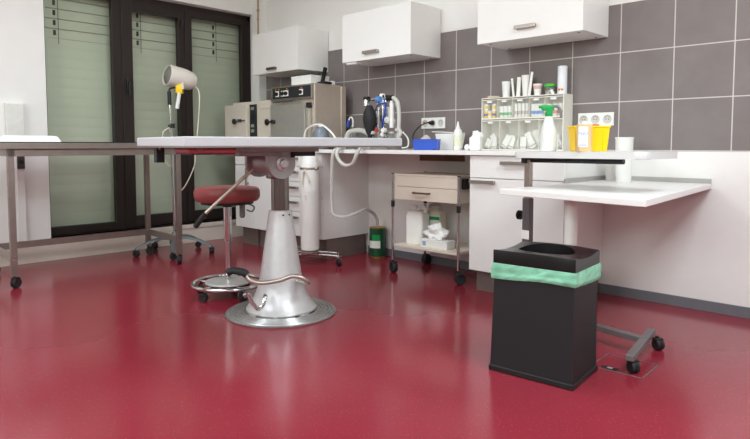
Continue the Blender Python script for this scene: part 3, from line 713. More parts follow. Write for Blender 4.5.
# ================================================================== ITEMS ON THE COUNTER
bb = thing('tray_box', 'open blue plastic box on the counter below the plugged wall socket', 'box', (2.705, -.40, CT), .45)
q = MB(); w, d_, h = .088, .055, .078
q.loft([[(-w, -d_, 0), (w, -d_, 0), (w, d_, 0), (-w, d_, 0)], [(-w - .008, -d_ - .006, h), (w + .004, -d_ - .006, h), (w + .004, d_ + .006, h), (-w - .008, d_ + .006, h)],
        [(-w - .003, -d_ - .001, h), (w - .001, -d_ - .001, h), (w - .001, d_ + .001, h), (-w - .003, d_ + .001, h)], [(-w + .005, -d_ + .005, .006), (w - .005, -d_ + .005, .006), (w - .005, d_ - .005, .006), (-w + .005, d_ - .005, .006)]])
q.build('tub', blue, bb, smooth=False)
q = MB(); q.tube([(-w - .008, -d_ - .006, h), (w + .004, -d_ - .006, h), (w + .004, d_ + .006, h), (-w - .008, d_ + .006, h), (-w - .008, -d_ - .006, h)], .004, seg=6, smooth=0); q.build('rim', blue, bb)
def lump(name, label, cat, loc, r, sx, sy, sz, m, amp=.35, seed=0, freq=22):
    q = MB(); q.sph((0, 0, r * sz * .9), r, sx, sy, sz, seg=26)
    for v in q.bm.verts:
        n_ = noise.noise(v.co * freq + Vector((seed, 3.1, 7)))
        v.co += Vector((v.co.x, v.co.y, (v.co.z - r*sz*.9))) * n_ * amp
        v.co.z = max(v.co.z, 0)
    o = q.build(name, m); o.location = loc
    return tag(o, label, cat)
lump('cloth', 'crumpled grey cloth inside the open blue box', 'cloth', (2.69, -.40, CT + .0065), .048, 1.1, .8, 1.15, cotton, .3, 2)
pb = thing('plastic_tub', 'translucent white tub with a tilted lid between blue box and bottle', 'tub', (2.765, -.19, CT))
q = MB(); q.loft([[(sx*.07, sy*.06, 0) for sx, sy in ((-1,-1),(1,-1),(1,1),(-1,1))], [(sx*.088, sy*.075, .125) for sx, sy in ((-1,-1),(1,-1),(1,1),(-1,1))]]); q.build('body', plas_tr, pb, smooth=False)
q = MB(); q.box(-.115, .09, -.078, .078, 0, .006, .002); q.xform(Matrix.Translation((-.005, 0, .132)) @ Matrix.Rotation(.05, 4, 'Y')); q.build('lid', plas_w, pb, smooth=False)
dbt = thing('dropper_bottle', 'slim white bottle with a pointed nozzle right of the tub', 'bottle', (2.918, -.30, CT))
q = MB(); q.lathe([(.027, 0), (.031, .004), (.031, .135), (.026, .15), (.018, .158)], seg=24); q.build('body', plas_w, dbt)
q = MB(); q.lathe([(.017, .157), (.017, .167), (.012, .172), (.004, .212)], seg=20); q.build('nozzle', plas_w, dbt)
q = MB(); q.lathe([(.0314, .03), (.0314, .11)], seg=24, cap=False); q.build('label_wrap', mat('pale_yellow_label', (232, 232, 205), .6), dbt)
tp = thing('tissue_pack', 'white tissue pack with crumpled top left of the organizer', 'tissues', (3.135, -.385, CT), .35)
box(-.04, .04, -.035, .035, 0, .095, .012).build('pack', tissue_m, tp, smooth=False)
q = MB(); q.sph((0.008, 0, .105), .036, 1.0, .8, 1.0, seg=22)
for v in q.bm.verts: v.co += Vector((v.co.x, v.co.y, v.co.z - .1)) * noise.noise(v.co * 40) * .6; v.co.z = max(v.co.z, .09)
q.build('pulled_sheet', tissue_m, tp)
lump('gauze', 'small white gauze wad leaning at the left of the tissue pack', 'gauze', (3.07, -.40, CT), .026, .9, .8, .9, tissue_m, .4, 5)
cap_ = thing('bottle_cap', 'tiny dark cap lying on the counter before the tub', 'cap', (2.785, -.42, CT)); q = MB(); q.lathe([(.009, 0), (.009, .009), (.006, .011)], seg=14); q.build('cap_body', blk, cap_); q = MB(); q.lathe([(.0093, .001), (.0093, .004)], seg=14); q.build('cap_ring', dark_sock, cap_)

# ---- organizer with tilt bins
OX0, OX1, OY0, OY1 = 3.02, 3.675, -.145, -.012
og = thing('organizer', 'ivory medicine organizer with two rows of clear tilt bins', 'organizer', (OX0, OY0, CT))
W = OX1 - OX0; D = OY1 - OY0; H = .385
q = MB(); q.box(0, W, D - .006, D, 0, H); q.box(0, .006, 0, D - .006, 0, H); q.box(W - .006, W, 0, D - .006, 0, H); q.box(.006, W - .006, 0, D - .006, H - .006, H); q.box(.006, W - .006, 0, D - .006, .226, .236); q.box(.006, W - .006, 0, D - .006, 0, .008)
q.build('frame', org_beige, og, smooth=False)
cols_up = [.006, .132, .255, .39, .51, W - .006]; cols_lo = [.006, .152, .308, .468, W - .006]
for cols, z0, z1 in ((cols_up, .2362, .378), (cols_lo, .0082, .2255)):
    for xx in cols[1:-1]: MB().box(xx - .001, xx + .001, .006, D - .0062, z0, z1).build('divider', org_beige, og, smooth=False)
bins = []
for cols, z0, z1 in ((cols_up, .2362, .378), (cols_lo, .0082, .2255)):
    for a, b_ in zip(cols, cols[1:]):
        q = MB(); q.box(a + .001, b_ - .001, .002, .004, z0 + .001, z1 - .012)
        bo = q.build('bin', clear_bin, og, smooth=False)
        box((a + b_)/2 - .021, (a + b_)/2 + .021, -.0015, .0015, z1 - .030, z1 - .016).build('label_card', plas_w, bo, smooth=False)
        q = MB(); q.box(a + .002, b_ - .002, -.001, .005, z1 - .013, z1 - .007); q.build('bin_rim', org_beige, bo, smooth=False)
        bins.append((a, b_, z0, z1))
# things in the bins
ords = ['first', 'second', 'third', 'fourth', 'fifth']
def put(kind, i, row, x, y, z, o): o.location = (OX0 + x, OY0 + y, CT + z)
def packet(name, label, cat, grp, w, d, h, m, m2):
    t = thing(name, label, cat, group=grp); box(-w/2, w/2, -d/2, d/2, 0, h, .002).build('carton', m, t, smooth=False); box(-w/2 - .0003, w/2 + .0003, -d/2 - .0004, -d/2 + .01, h*.35, h*.7).build('printed_band', m2, t, smooth=False); return t
ylw_bx = packet('medicine_box', 'yellow, blue and white medicine boxes in upper row first bin of organizer', 'medicine box', 'medicine boxes in the first upper bin', .030, .03, .055, plas_w, yellow)
bl_bx = packet('medicine_box', 'yellow, blue and white medicine boxes in upper row first bin of organizer', 'medicine box', 'medicine boxes in the first upper bin', .028, .03, .05, yellow, blue)
a, b_, z0, z1 = bins[0]
for k, (dx, dz, src) in enumerate(((.022, 0, bl_bx), (.055, 0, ylw_bx), (.09, 0, bl_bx), (.09, .0505, ylw_bx), (.024, .0505, ylw_bx))):
    o = src if k in (0, 1) else copy_tree(src)
    o.location = (OX0 + a + dx, OY0 + .03, CT + z0 + .0003 + dz)
    if k == 3: o.rotation_euler = (0, 0, 0)
def roll_bin(bi, n, label, grp, m, m2, r=.014, hh=.085, name='dressing_roll', cat='dressing'):
    a, b_, z0, z1 = bins[bi]; src = None
    for k in range(n):
        if src is None:
            o = src = thing(name, label, cat, group=grp)
            q = MB(); q.lathe([(r*.7, 0), (r, .002), (r, hh - .002), (r*.7, hh)], seg=14); q.build('roll', m, o)
            q = MB(); q.lathe([(r + .0004, hh*.2), (r + .0004, hh*.45)], seg=14, cap=False); q.build('paper_band', m2, o)
        else: o = copy_tree(src)
        row_ = k % 2
        step = (b_ - a - .02 - 2*r) / max(1, (n + 1)//2 - 1)
        o.location = (OX0 + a + .01 + r + (k // 2) * step, OY0 + (.026 if row_ == 0 else .062), CT + z0 + .0003)
mint_pr = mat('green_print', (110, 185, 130), .5)
roll_bin(1, 6, 'white dressing rolls with green bands in upper row second bin', 'rolls in the second upper bin', tissue_m, mint_pr, .017)
roll_bin(2, 8, 'pale wrapped syringes packed in upper row third bin of organizer', 'packs in the third upper bin', plas_w, cotton, .013, .10, 'syringe_pack', 'syringe pack')
roll_bin(3, 8, 'white packs with blue bands in upper row fourth bin of organizer', 'packs in the fourth upper bin', plas_w, blue_lt, .013, .09, 'needle_pack', 'needle pack')
roll_bin(4, 6, 'white packs with pink bands in upper row last bin of organizer', 'packs in the fifth upper bin', plas_w, mat('pink_print', (214, 130, 125), .5), .016, .085, 'suture_pack', 'suture pack')
def sheet_bin(bi, n, label, grp, hh, seed):
    rnd = random.Random(seed); a, b_, z0, z1 = bins[bi]
    src = thing('sterile_pouch', label, 'pouch', group=grp)
    q = MB(); q.box(-.024, .024, -.004, .004, 0, hh, .002); q.build('pouch', tissue_m, src, smooth=False)
    q = MB(); q.box(-.0242, .0242, -.0043, .0043, hh*.1, hh*.2); q.build('seal_strip', cotton, src, smooth=False)
    for k in range(n):
        o = src if k == 0 else copy_tree(src)
        sc0 = rnd.uniform(.45, 1.0); h_ = hh * sc0
        lean = rnd.uniform(-.6, .6); lim = (b_ - a - .012 - .048) / h_
        lean = max(-math.asin(min(.95, lim)), min(math.asin(min(.95, lim)), lean))
        tip = math.sin(lean) * h_; half = .024 * math.cos(lean) + .002
        lo_ = a + .005 + half - min(0, tip); hi_ = b_ - .005 - half - max(0, tip)
        x = lo_ + (hi_ - lo_) * (((k * 5) % n + rnd.random() * .6) / n if hi_ > lo_ else 0)
        o.location = (OX0 + x, OY0 + .018 + .012 * (k % 8), CT + z0 + .001 + abs(math.sin(lean)) * .0245)
        o.rotation_euler = (rnd.uniform(-.02, .02), lean, 0); o.scale = (1, 1, sc0)
sheet_bin(5, 8, 'white sterile pouches standing in lower row first bin of organizer', 'pouches in the first lower bin', .13, 1)
sheet_bin(6, 8, 'white sterile pouches jumbled in lower row second bin of organizer', 'pouches in the second lower bin', .10, 2)
sheet_bin(7, 8, 'white sterile pouches sticking up in lower row third bin of organizer', 'pouches in the third lower bin', .15, 3)
sheet_bin(8, 8, 'white sterile pouches behind the spray bottle in lower row last bin', 'pouches in the fourth lower bin', .11, 4)

# ---- on top of the organizer
TZ = CT + H + .0003; TY = -.085
def cup(name, label, x, r0, r1, h, m, cat='cup'):
    t = thing(name, label, cat, (x, TY, TZ)); q = MB(); q.lathe([(r0, 0), (r1, h), (r1 + .001, h + .001), (r1 - .0015, h), (r0 - .0015, .003)], seg=24); q.build('cup_body', m, t)
    q = MB(); q.tube([(math.cos(a)*(r1 + .0005), math.sin(a)*(r1 + .0005), h) for a in [2*PI*i/24 for i in range(25)]], .0014, seg=6, smooth=0, cap=False); q.build('cup_rim', m, t); return t
def strip(label, x, y, z, w, h, lean, yaw=0.0, m=plas_w):
    t = thing('wrapped_strip', label, 'strip', (x, y, z), yaw)
    M_ = Matrix.Rotation(lean, 4, 'Y')
    q = MB(); q.box(-w/2, w/2, -.004, .004, 0, h, .0015); q.xform(M_); q.build('wrapper', m, t, smooth=False)
    q = MB(); q.box(-w/2 - .0002, w/2 + .0002, -.0044, .0044, h*.9, h*.96); q.xform(M_); q.build('crimped_end', plas_tr, t, smooth=False); return t
q = thing('ointment_tube', 'beige ointment tube lying at left end on top of organizer', 'tube', (3.09, TY, TZ))
m_ = MB(); m_.loft([[(-.045 + i*.03, .011*math.cos(a)*(1), .011 + .010*math.sin(a)*(1 - i*.2)) for a in [2*PI*k/16 for k in range(16)]] for i in range(4)]); m_.build('tube_body', mat('beige_tube', (214, 196, 176), .5), q)
m_ = MB(); m_.cyl((-.06, 0, .011), (-.045, 0, .011), .009); m_.build('tube_cap', orange, q)
cup('measuring_beaker', 'white plastic beaker left on top of the organizer', 3.192, .024, .032, .115, plas_w, 'beaker')
strip('thin white wrapped strip leaning right of the left beaker', 3.256, TY, TZ + .002, .016, .135, -.12)
strip('tall white wrapped strip between the two beakers on organizer', 3.292, TY, TZ + .001, .030, .140, .06)
cup('measuring_beaker', 'tall white beaker in the middle on top of the organizer', 3.357, .024, .034, .148, plas_w, 'beaker')
strip('white wrapped strip leaning against the tall middle beaker', 3.398, TY - .03, TZ + .003, .018, .165, .13)
t = cup('paper_cup', 'small white cup with pink print beside the green lidded jar', 3.447, .021, .032, .080, plas_w)
q = MB(); q.lathe([(.0275, .045), (.0312, .068)], seg=24, cap=False); q.build('printed_band', mat('pale_pink_print', (226, 182, 182), .5), t)
jr = thing('jar', 'small clear jar with bright green lid on top of organizer', 'jar', (3.540, TY, TZ))
q = MB(); q.lathe([(.031, 0), (.034, .004), (.034, .045), (.030, .055)], seg=28); q.build('jar_body', clear_jar, jr)
q = MB(); q.lathe([(.036, .055), (.038, .057), (.038, .072), (.035, .075)], seg=28); q.build('jar_lid', green_lid, jr)
q = MB(); q.lathe([(.029, .002), (.030, .022), (.015, .03)], seg=20); q.build('cotton_filling', cotton, jr)
cn = thing('aerosol_can', 'tall white can with orange marks right end of organizer top', 'can', (3.632, TY, TZ))
q = MB(); q.lathe([(.030, 0), (.032, .003), (.032, .17), (.0325, .172), (.0325, .185), (.029, .19)], seg=28); q.build('can_body', mat('bluish_white_can', (236, 238, 242), .35), cn)
for ax_ in (-2.05, -1.55): pass
q = MB()
for an in (-1.75, -1.15): q.box(-.0075, .0075, -.0012, .0012, .022, .036, 0, Matrix.Rotation(an + PI/2, 4, 'Z') @ Matrix.Translation((0, -.0322, 0)))
q.build('orange_mark', orange, cn)
strip('small white strip lying upright right of the green lidded jar', 3.585, TY - .035, TZ + .001, .02, .035, -.5)

# ================================================================== OVERBED TABLE
VL, VRZ = (3.868, -.935, 0), math.radians(-8)
ov = thing('overbed_table', 'white overbed table on a grey column with castor foot', 'overbed table', VL, VRZ)
V_ = w2l(VL, VRZ)
foot_y = V_((4.565, -1.055, 0)); bx_, by_ = foot_y[0], foot_y[1]
q = MB(); q.box(0, math.hypot(bx_, by_), -.02, .02, .062, .09, .003); q.xform(Matrix.Rotation(math.atan2(by_, bx_), 4, 'Z')); q.build('foot_beam', greypaint, ov, smooth=False)
cb_ = V_((4.57, -1.115, 0))
q = MB(); q.box(-.018, .018, -.235, .235, .0615, .0885, .003); q.xform(Matrix.Translation((cb_[0], cb_[1], 0)) @ Matrix.Rotation(math.radians(16.6), 4, 'Z')); q.build('foot_crossbar', greypaint, ov, smooth=False)
for wx, wy in ((4.572, -.915), (4.598, -1.30)):
    c_ = V_((wx, wy, 0)); castor(ov, c_[0], c_[1], .028, .018, .065, -.5)
q = MB(); q.box(-.02, .02, -.2, .2, .0625, .089, .003); q.build('rear_crossbar', greypaint, ov, smooth=False)
q = MB(); q.box(-.024, .024, -.019, .019, .09, .70, .002); q.build('outer_column', mat('dark_grey_column', (104, 100, 102), .4, .4), ov, smooth=False)
q = MB(); q.box(-.019, .019, -.014, .014, .70, .915, .002); q.build('inner_column', sat_nick, ov, smooth=False)
q = MB(); q.cyl((-.024, 0, .60), (-.045, 0, .60), .008); q.lathe([(.012, 0), (.028, .004), (.02, .011), (.028, .018), (.012, .022)], (-.045, 0, .60), 8, (-1, 0, 0)); q.build('clamp_knob', blk, ov)
q = MB(); q.box(-.0255, .0255, -.0205, -.0192, .47, .52); q.build('sticker', plas_w, ov, smooth=False)
Mt = Matrix.Translation((0, 0, .9155)) @ Matrix.Rotation(-.006, 4, 'Y')
q = MB()
def rrect(x0, x1, y0, y1, r, n=6):
    pts = []
    for cx, cy, a0 in ((x1 - r, y0 + r, -PI/2), (x1 - r, y1 - r, 0), (x0 + r, y1 - r, PI/2), (x0 + r, y0 + r, PI)):
        pts += [(cx + r*math.cos(a0 + PI/2*i/n), cy + r*math.sin(a0 + PI/2*i/n)) for i in range(n + 1)]
    return pts
TF = [rrect(-.005, .745, -.145, .20, .05)]
q.prism(TF[0], .0, .034, .003); q.xform(Mt @ Matrix.Translation((0, 0, .0125))); q.build('tabletop', mat('light_grey_laminate', (221, 221, 219), .32, var=.006), ov)
q = MB(); q.cyl((.02, 0, -.002), (.565, 0, -.002), .0135, seg=16); q.xform(Mt); q.build('support_bar', blk, ov)
q = MB(); q.box(-.03, .0, -.03, .03, -.02, .012, .004); q.xform(Mt); q.build('tilt_bracket', blk, ov, smooth=False)

# height of the tabletop surface at a world point
def ov_top(x, y):
    l = V_((x, y, 0)); p = Mt @ Vector((l[0], l[1], .0465)); return p.z + .0006
# ---- things on it
x, y = 4.02, -1.0
sb = thing('spray_bottle', 'white spray bottle with a green trigger head', 'bottle', (x, y, ov_top(x, y)))
q = MB(); q.lathe([(.038, 0), (.043, .004), (.043, .08), (.039, .115), (.029, .15), (.020, .178), (.0155, .185), (.0155, .19)], seg=32); q.build('body', mat('frosted_bottle', (228, 231, 226), .3, var=.01), sb)
M_ = Matrix.Rotation(.65, 4, 'Z')
q = MB(); q.lathe([(.018, .186), (.019, .19), (.019, .206), (.016, .208)], seg=20); q.box(-.038, .028, -.011, .011, .216, .246, .005); q.box(-.012, .014, -.010, .010, .205, .218); q.cyl((-.052, 0, .236), (-.038, 0, .236), .008); q.xform(M_); sh = q.build('spray_head', green_lt, sb)
q = MB(); q.tube([(.016, 0, .238), (.046, 0, .236), (.058, 0, .214), (.064, 0, .178)], .0075, seg=8); q.xform(Matrix.Rotation(.45, 4, 'Z')); q.build('trigger', mat('grey_trigger', (120, 118, 118), .4), sh)
x, y = 4.24, -1.0
sc = thing('sharps_container', 'yellow plastic sharps container behind the amber bottle', 'sharps container', (x, y, ov_top(x, y) + .0006), .73)
q = MB(); q.loft([[(sx*.074, sy*.050, 0) for sx, sy in ((-1,-1),(1,-1),(1,1),(-1,1))], [(sx*.077, sy*.052, .006) for sx, sy in ((-1,-1),(1,-1),(1,1),(-1,1))], [(sx*.087, sy*.058, .122) for sx, sy in ((-1,-1),(1,-1),(1,1),(-1,1))]]); q.build('body', yellow, sc, smooth=False)
q = MB(); q.box(-.092, .092, -.062, .062, .119, .128, .003); q.build('lid', yellow, sc, smooth=False)
q = MB(); q.box(-.01, .045, -.03, .03, .128, .136, .003); q.build('red_flap', red, sc, smooth=False)
for xx in (-.064, .058): box(xx - .003, xx + .003, -.057, -.050, .01, .115).build('rib', yellow, sc, smooth=False)
x, y = 4.272, -1.115
gb = thing('liquid_bottle', 'flat pale amber bottle with white label before the yellow container', 'bottle', (x, y, ov_top(x, y) + .0004), .73)
q = MB(); q.prism(rrect(-.035, .035, -.018, .018, .008), 0, .132, .003); q.build('body', amber, gb)
q = MB(); q.cyl((0, 0, .131), (0, 0, .147), .012); q.build('cap', plas_w, gb)
lb = MB(); lb.box(-.034, .012, -.0188, -.0182, .022, .122); lo = lb.build('label_sheet', plas_w, gb, smooth=False)
fc = bpy.data.curves.new('label_text', 'FONT'); fc.body = 'NaCl'; fc.size = .021; fc.extrude = .0002; fc.align_x = 'CENTER'
fo = bpy.data.objects.new('tmp_text', fc); C.objects.link(fo); bpy.context.view_layer.update()
tm = bpy.data.meshes.new_from_object(fo.evaluated_get(bpy.context.evaluated_depsgraph_get())); bpy.data.objects.remove(fo)
tm.transform(Matrix.Translation((-.0105, -.0191, .082)) @ Matrix.Rotation(PI/2, 4, 'X')); tm.materials.clear(); tm.materials.append(blue_lt); tm.name = 'blue_lettering'
to = bpy.data.objects.new('blue_lettering', tm); C.objects.link(to); to.parent = lo
lb = MB()
for z_ in (.062, .054): lb.box(-.030, -.004, -.0192, -.0188, z_, z_ + .003)
lb.box(-.030, .008, -.0192, -.0188, .026, .036); lb.build('pale_print', mat('pale_blue_print', (196, 208, 224), .5), lo, smooth=False)

# ================================================================== LOWER CORNER TABLE
lt = thing('corner_table', 'low white table fixed to the wall on one round white leg', 'table', (0, 0, 0))
q = MB(); q.prism([(3.872, -1.235), (4.662, -1.372), (4.552, -.0125), (3.915, -.0125), (3.915, -.60), (3.955, -.625)], .738, .769, .003); q.build('tabletop', lam_edge, lt, smooth=False)
q = MB(); q.cyl((4.205, -1.10, .012), (4.205, -1.10, .738), .033, seg=28); q.build('leg', plas_w, lt)
q = MB(); q.lathe([(.06, 0), (.06, .008), (.04, .012)], (4.205, -1.10, 0), 28); q.build('foot_plate', plas_w, lt)
q = MB(); q.box(3.915, 4.552, -.028, -.0125, .7695, .797, .002); q.box(3.9122, 3.925, -.60, -.028, .7695, .797, .002); q.build('edge_profile', mat('satin_aluminium', (184, 182, 178), .4, .6), lt, smooth=False)
q = MB(); q.box(4.44, 4.48, -.20, -.0125, .716, .738, .003); q.build('wall_bracket', dark_sock, lt, smooth=False)
rl = thing('paper_roll', 'tall white tapered canister standing on the low corner table', 'canister', (4.122, -.235, .7693))
q = MB(); q.lathe([(.043, 0), (.045, .003), (.052, .268), (.053, .274), (.050, .274), (.046, .2)], seg=36); q.build('canister_body', plas_w, rl)
q = MB(); q.lathe([(.0525, .264), (.0545, .267), (.0545, .273), (.0525, .275)], seg=36, cap=False); q.build('rim', plas_w, rl)
wc = thing('drinking_cup', 'small white cup at the wall behind the tall white canister', 'cup', (3.985, -.10, .7693))
q = MB(); q.lathe([(.028, 0), (.032, .09), (.030, .09), (.026, .004)], seg=24); q.build('cup_body', plas_w, wc); q = MB(); q.lathe([(.0322, .084), (.0338, .087), (.0322, .09)], seg=24, cap=False); q.build('cup_rim', plas_w, wc)

# ================================================================== BLACK BIN + BAG
BL, BRZ = (4.138, -1.702, 0), .085
BW, BD, BH = .368, .2816, .540
bn = thing('waste_bin', 'tall square black waste bin with a round hole in its lid', 'bin', BL, BRZ)
q = MB(); q.loft([[(-e_ + .006 if sx < 0 else BW + e_*.2 - .006, -e_ + .006 if sy < 0 else BD + e_*.2 - .006, z_) for sx, sy in ((-1,-1),(1,-1),(1,1),(-1,1))] for e_, z_ in ((.012, .025), (0, BH - .05))]); q.build('body', blk_bin, bn, smooth=False)
q = MB(); q.box(-.012, BW + .004, -.012, BD + .004, 0, .026, .004); q.build('base', blk, bn, smooth=False)
# lid: rim walls and a saddle-shaped top with a round opening
N = 28; cx, cy, hr = BW*.50, BD*.50, .122
def lid_z(x, y):
    u = (x / BW) * 2 - 1; v = (y / BD) * 2 - 1
    edge = max(abs(u), abs(v))
    return BH + .0 + .018 * max(0, v) * (1 - abs(u)**4) * (1 - max(0, v)**8) - .022 * (1 - v*v) * abs(u)**2 * .6
q = MB()
def sq(a, k=1.0):
    c, s = math.cos(a), math.sin(a); m_ = max(abs(c), abs(s)); return (cx + c/m_*BW/2*k, cy + s/m_*BD/2*k)
angs = sorted([2*PI*i/64 for i in range(64)] )
rings = []
outer = [sq(a) for a in angs]
rings.append([(x, y, BH - .058) for x, y in outer]); rings.append([(x, y, lid_z(x, y) - .004) for x, y in outer])
for t_ in (0.02, .2, .4, .6, .8, 1.0):
    r_ = []
    for a, (x, y) in zip(angs, outer):
        hx_, hy_ = cx + math.cos(a)*hr, cy + math.sin(a)*hr*.80
        px, py = x + (hx_ - x)*t_, y + (hy_ - y)*t_
        r_.append((px, py, lid_z(px, py)))
    rings.append(r_)
rings.append([(cx + math.cos(a)*hr*.97, cy + math.sin(a)*hr*.80*.97, BH - .045) for a in angs])
q.loft(rings, cap=False); q.build('lid', blk_gloss, bn)
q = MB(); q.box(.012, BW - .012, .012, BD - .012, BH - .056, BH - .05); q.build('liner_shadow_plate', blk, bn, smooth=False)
# bag skirt folded over the rim
bg = MB(); rings = []
nA = 168
for j in range(13):
    t_ = j / 12; ring_ = []
    for i in range(nA):
        a = 2*PI*i/nA
        x, y = sq(a, 1.0); c, s_ = math.cos(a), math.sin(a)
        per = math.atan2(y - cy, x - cx)
        # diagonal creases: noise stretched along a slanted direction
        u = per * 3.0 + t_ * 1.6
        cr_ = noise.noise(Vector((u * 1.1, t_ * 1.3, 3))) ; c2 = noise.noise(Vector((u * 3.2 + t_*2, t_ * 2.5, 8)))
        out = .003 + .003 * math.sin(t_*PI*.9) + .003 * cr_ + .002 * c2 + (.0025 if t_ > .6 else 0) * math.sin((t_ - .6) / .4 * PI)
        out = max(out, .0015)
        nx = (x - cx) / (BW/2); ny = (y - cy) / (BD/2)
        nx = math.copysign(abs(nx)**8, nx); ny = math.copysign(abs(ny)**8, ny)
        zt = BH - .0585; zb = BH - .121 - .007 * math.sin(per*2 + .6) - .004 * noise.noise(Vector((per*2, 0, 1)))
        ring_.append((x + nx * out, y + ny * out, zt + (zb - zt) * t_))
    rings.append(ring_)
rings.append([(cx + (x0 - cx) * .99, cy + (y0 - cy) * .99, z0 + .004) for x0, y0, z0 in rings[-1]])
rings.insert(0, [(cx + (x0 - cx) * .98, cy + (y0 - cy) * .98, z0) for x0, y0, z0 in rings[0]])
bg.loft(rings, cap=False)
bgo = bg.build('bin_bag', mint); bgo.location = BL; bgo.rotation_euler = (0, 0, BRZ)
tag(bgo, 'mint green plastic bag folded over the rim of the black bin', 'bag')

# floor hatch
fh = thing('floor_hatch', 'flush square floor hatch with a dark grip beside the black bin', 'hatch', (4.545, -1.245, 0), .02)
q = MB()
for x0, x1, y0, y1 in ((-.115, .115, -.108, -.103), (-.115, .115, .103, .108), (-.115, -.110, -.108, .108), (.110, .115, -.108, .108)): q.box(x0, x1, y0, y1, 0, .0022)
q.build('frame', greypaint, fh, smooth=False)
q = MB(); q.box(-.07, .0, -.098, -.066, 0, .003, .001); gr = q.build('grip', blk, fh, smooth=False)
q = MB(); q.box(-.045, -.022, -.09, -.074, .003, .0045); q.build('latch', alu, gr, smooth=False)

# ================================================================== BEIGE CART
KX0, KX1, KY0, KY1 = 2.435, 3.065, -.485, -.075
ct = thing('trolley_cart', 'beige two-drawer trolley with chrome posts and black castors under the counter', 'cart', (KX0, KY0, 0))
W, D = KX1 - KX0, KY1 - KY0
q = MB(); q.box(.012, W - .012, .004, D, .760, .776, .002); q.build('top_board', beige_lam, ct, smooth=False)
q = MB(); q.box(.014, .028, .022, D - .004, .575, .760); q.box(W - .028, W - .014, .022, D - .004, .575, .760); q.box(.028, W - .028, D - .018, D - .004, .575, .760); q.box(.028, W - .028, .022, D - .018, .575, .585); q.build('drawer_case', beige_lam, ct, smooth=False)
q = box(.016, W - .016, .004, .022, .679, .759, .002).build('drawer', beige_lam, ct, smooth=False)
d = box(.016, W - .016, .004, .022, .577, .676, .002).build('drawer', beige_lam, ct, smooth=False)
q = MB(); q.tube([(.215, .004, .637), (.222, -.02, .637), (.235, -.026, .637), (.345, -.026, .637), (.358, -.02, .637), (.365, .004, .637)], .007, seg=8, smooth=3); q.build('handle', brown_br, d)
q = MB(); q.box(.012, W - .012, .004, D, .205, .225, .002); q.build('lower_shelf', beige_lam, ct, smooth=False)
for i, (px, py) in enumerate(((0, 0), (W, 0), (0, D - .01), (W, D - .01))):
    q = MB(); q.cyl((px, py, .10), (px, py, .772), .0105, seg=16); po = q.build('post', chrome, ct)
    q = MB(); q.cyl((px, py, .515), (px, py, .565), .0145, seg=16); q.build('collar', blk, po); MB().cyl((px, py, .772), (px, py, .778), .012, seg=16).build('end_cap', blk, po)
    castor(ct, px, py, .042, .02, .11, (-.4, .8, 1.5, 2.2)[i])
q = MB(); q.box(W - .005, W + .02, .04, D - .05, .68, .755, .003); q.build('side_handle', blk, ct, smooth=False)
SZ = .2254
jg = thing('jerrycan', 'white plastic jerrycan with white screw cap on the cart shelf', 'canister', (2.55, -.32, SZ), .15)
q = MB(); q.prism(rrect(-.076, .076, -.065, .065, .02), 0, .225, .006); q.build('body', plas_tr, jg)
q = MB(); q.loft([[(x*1.0, y*1.0, .222) for x, y in rrect(-.072, .072, -.061, .061, .02)], [(x*.9 - .006, y*.9, .25) for x, y in rrect(-.072, .072, -.061, .061, .02)], [(x*.55 - .03, y*.6, .262) for x, y in rrect(-.072, .072, -.061, .061, .02)]]); q.build('shoulder', plas_tr, jg)
q = MB(); q.cyl((-.035, 0, .258), (-.035, 0, .296), .027, seg=20); q.build('screw_cap', plas_w, jg)
q = MB(); q.tube([(.0, 0, .255), (.02, 0, .285), (.06, 0, .285), (.075, 0, .245)], .012, seg=10); q.build('handle', plas_tr, jg)
j2 = thing('jerrycan', 'white jerrycan with green-topped label behind the other on cart shelf', 'canister', (2.605, -.165, SZ), .1)
q = MB(); q.prism(rrect(-.075, .075, -.055, .055, .018), 0, .24, .006); q.loft([[(x, y, .238) for x, y in rrect(-.07, .07, -.05, .05, .018)], [(x*.6, y*.6, .265) for x, y in rrect(-.07, .07, -.05, .05, .018)]]); q.build('body', plas_cr, j2)
q = MB(); q.tube([(-.05, 0, .245), (-.045, 0, .285), (.04, 0, .29), (.055, 0, .245)], .013, seg=10); q.build('handle', cotton, j2)
q = MB(); q.box(-.02, .073, -.0562, -.0552, .06, .215); lo = q.build('label_sheet', plas_w, j2, smooth=False)
q = MB(); q.box(-.02, .073, -.0568, -.0562, .178, .205); q.build('green_band', green_lt, lo, smooth=False)
tb = thing('tissue_box', 'low white tissue carton on the cart shelf before the jerrycans', 'tissue box', (2.80, -.385, SZ), .04)
box(-.122, .122, -.055, .055, 0, .060, .003).build('carton', plas_w, tb, smooth=False)
q = MB(); q.box(-.10, -.07, -.0557, -.0549, .012, .045); q.build('printed_panel', mat('faded_blue_print', (150, 172, 205), .5), tb, smooth=False)
q = MB(); q.sph((-.01, .0, .095), .078, 1.05, .62, .95, seg=30)
for v in q.bm.verts:
    v.co += Vector((v.co.x, v.co.y, v.co.z - .1)) * (noise.noise(v.co * 24 + Vector((9, 2, 1))) * .7 + noise.noise(v.co * 50) * .25); v.co.z = max(v.co.z, .0605)
q.build('tissue_sheets', tissue_m, tb)

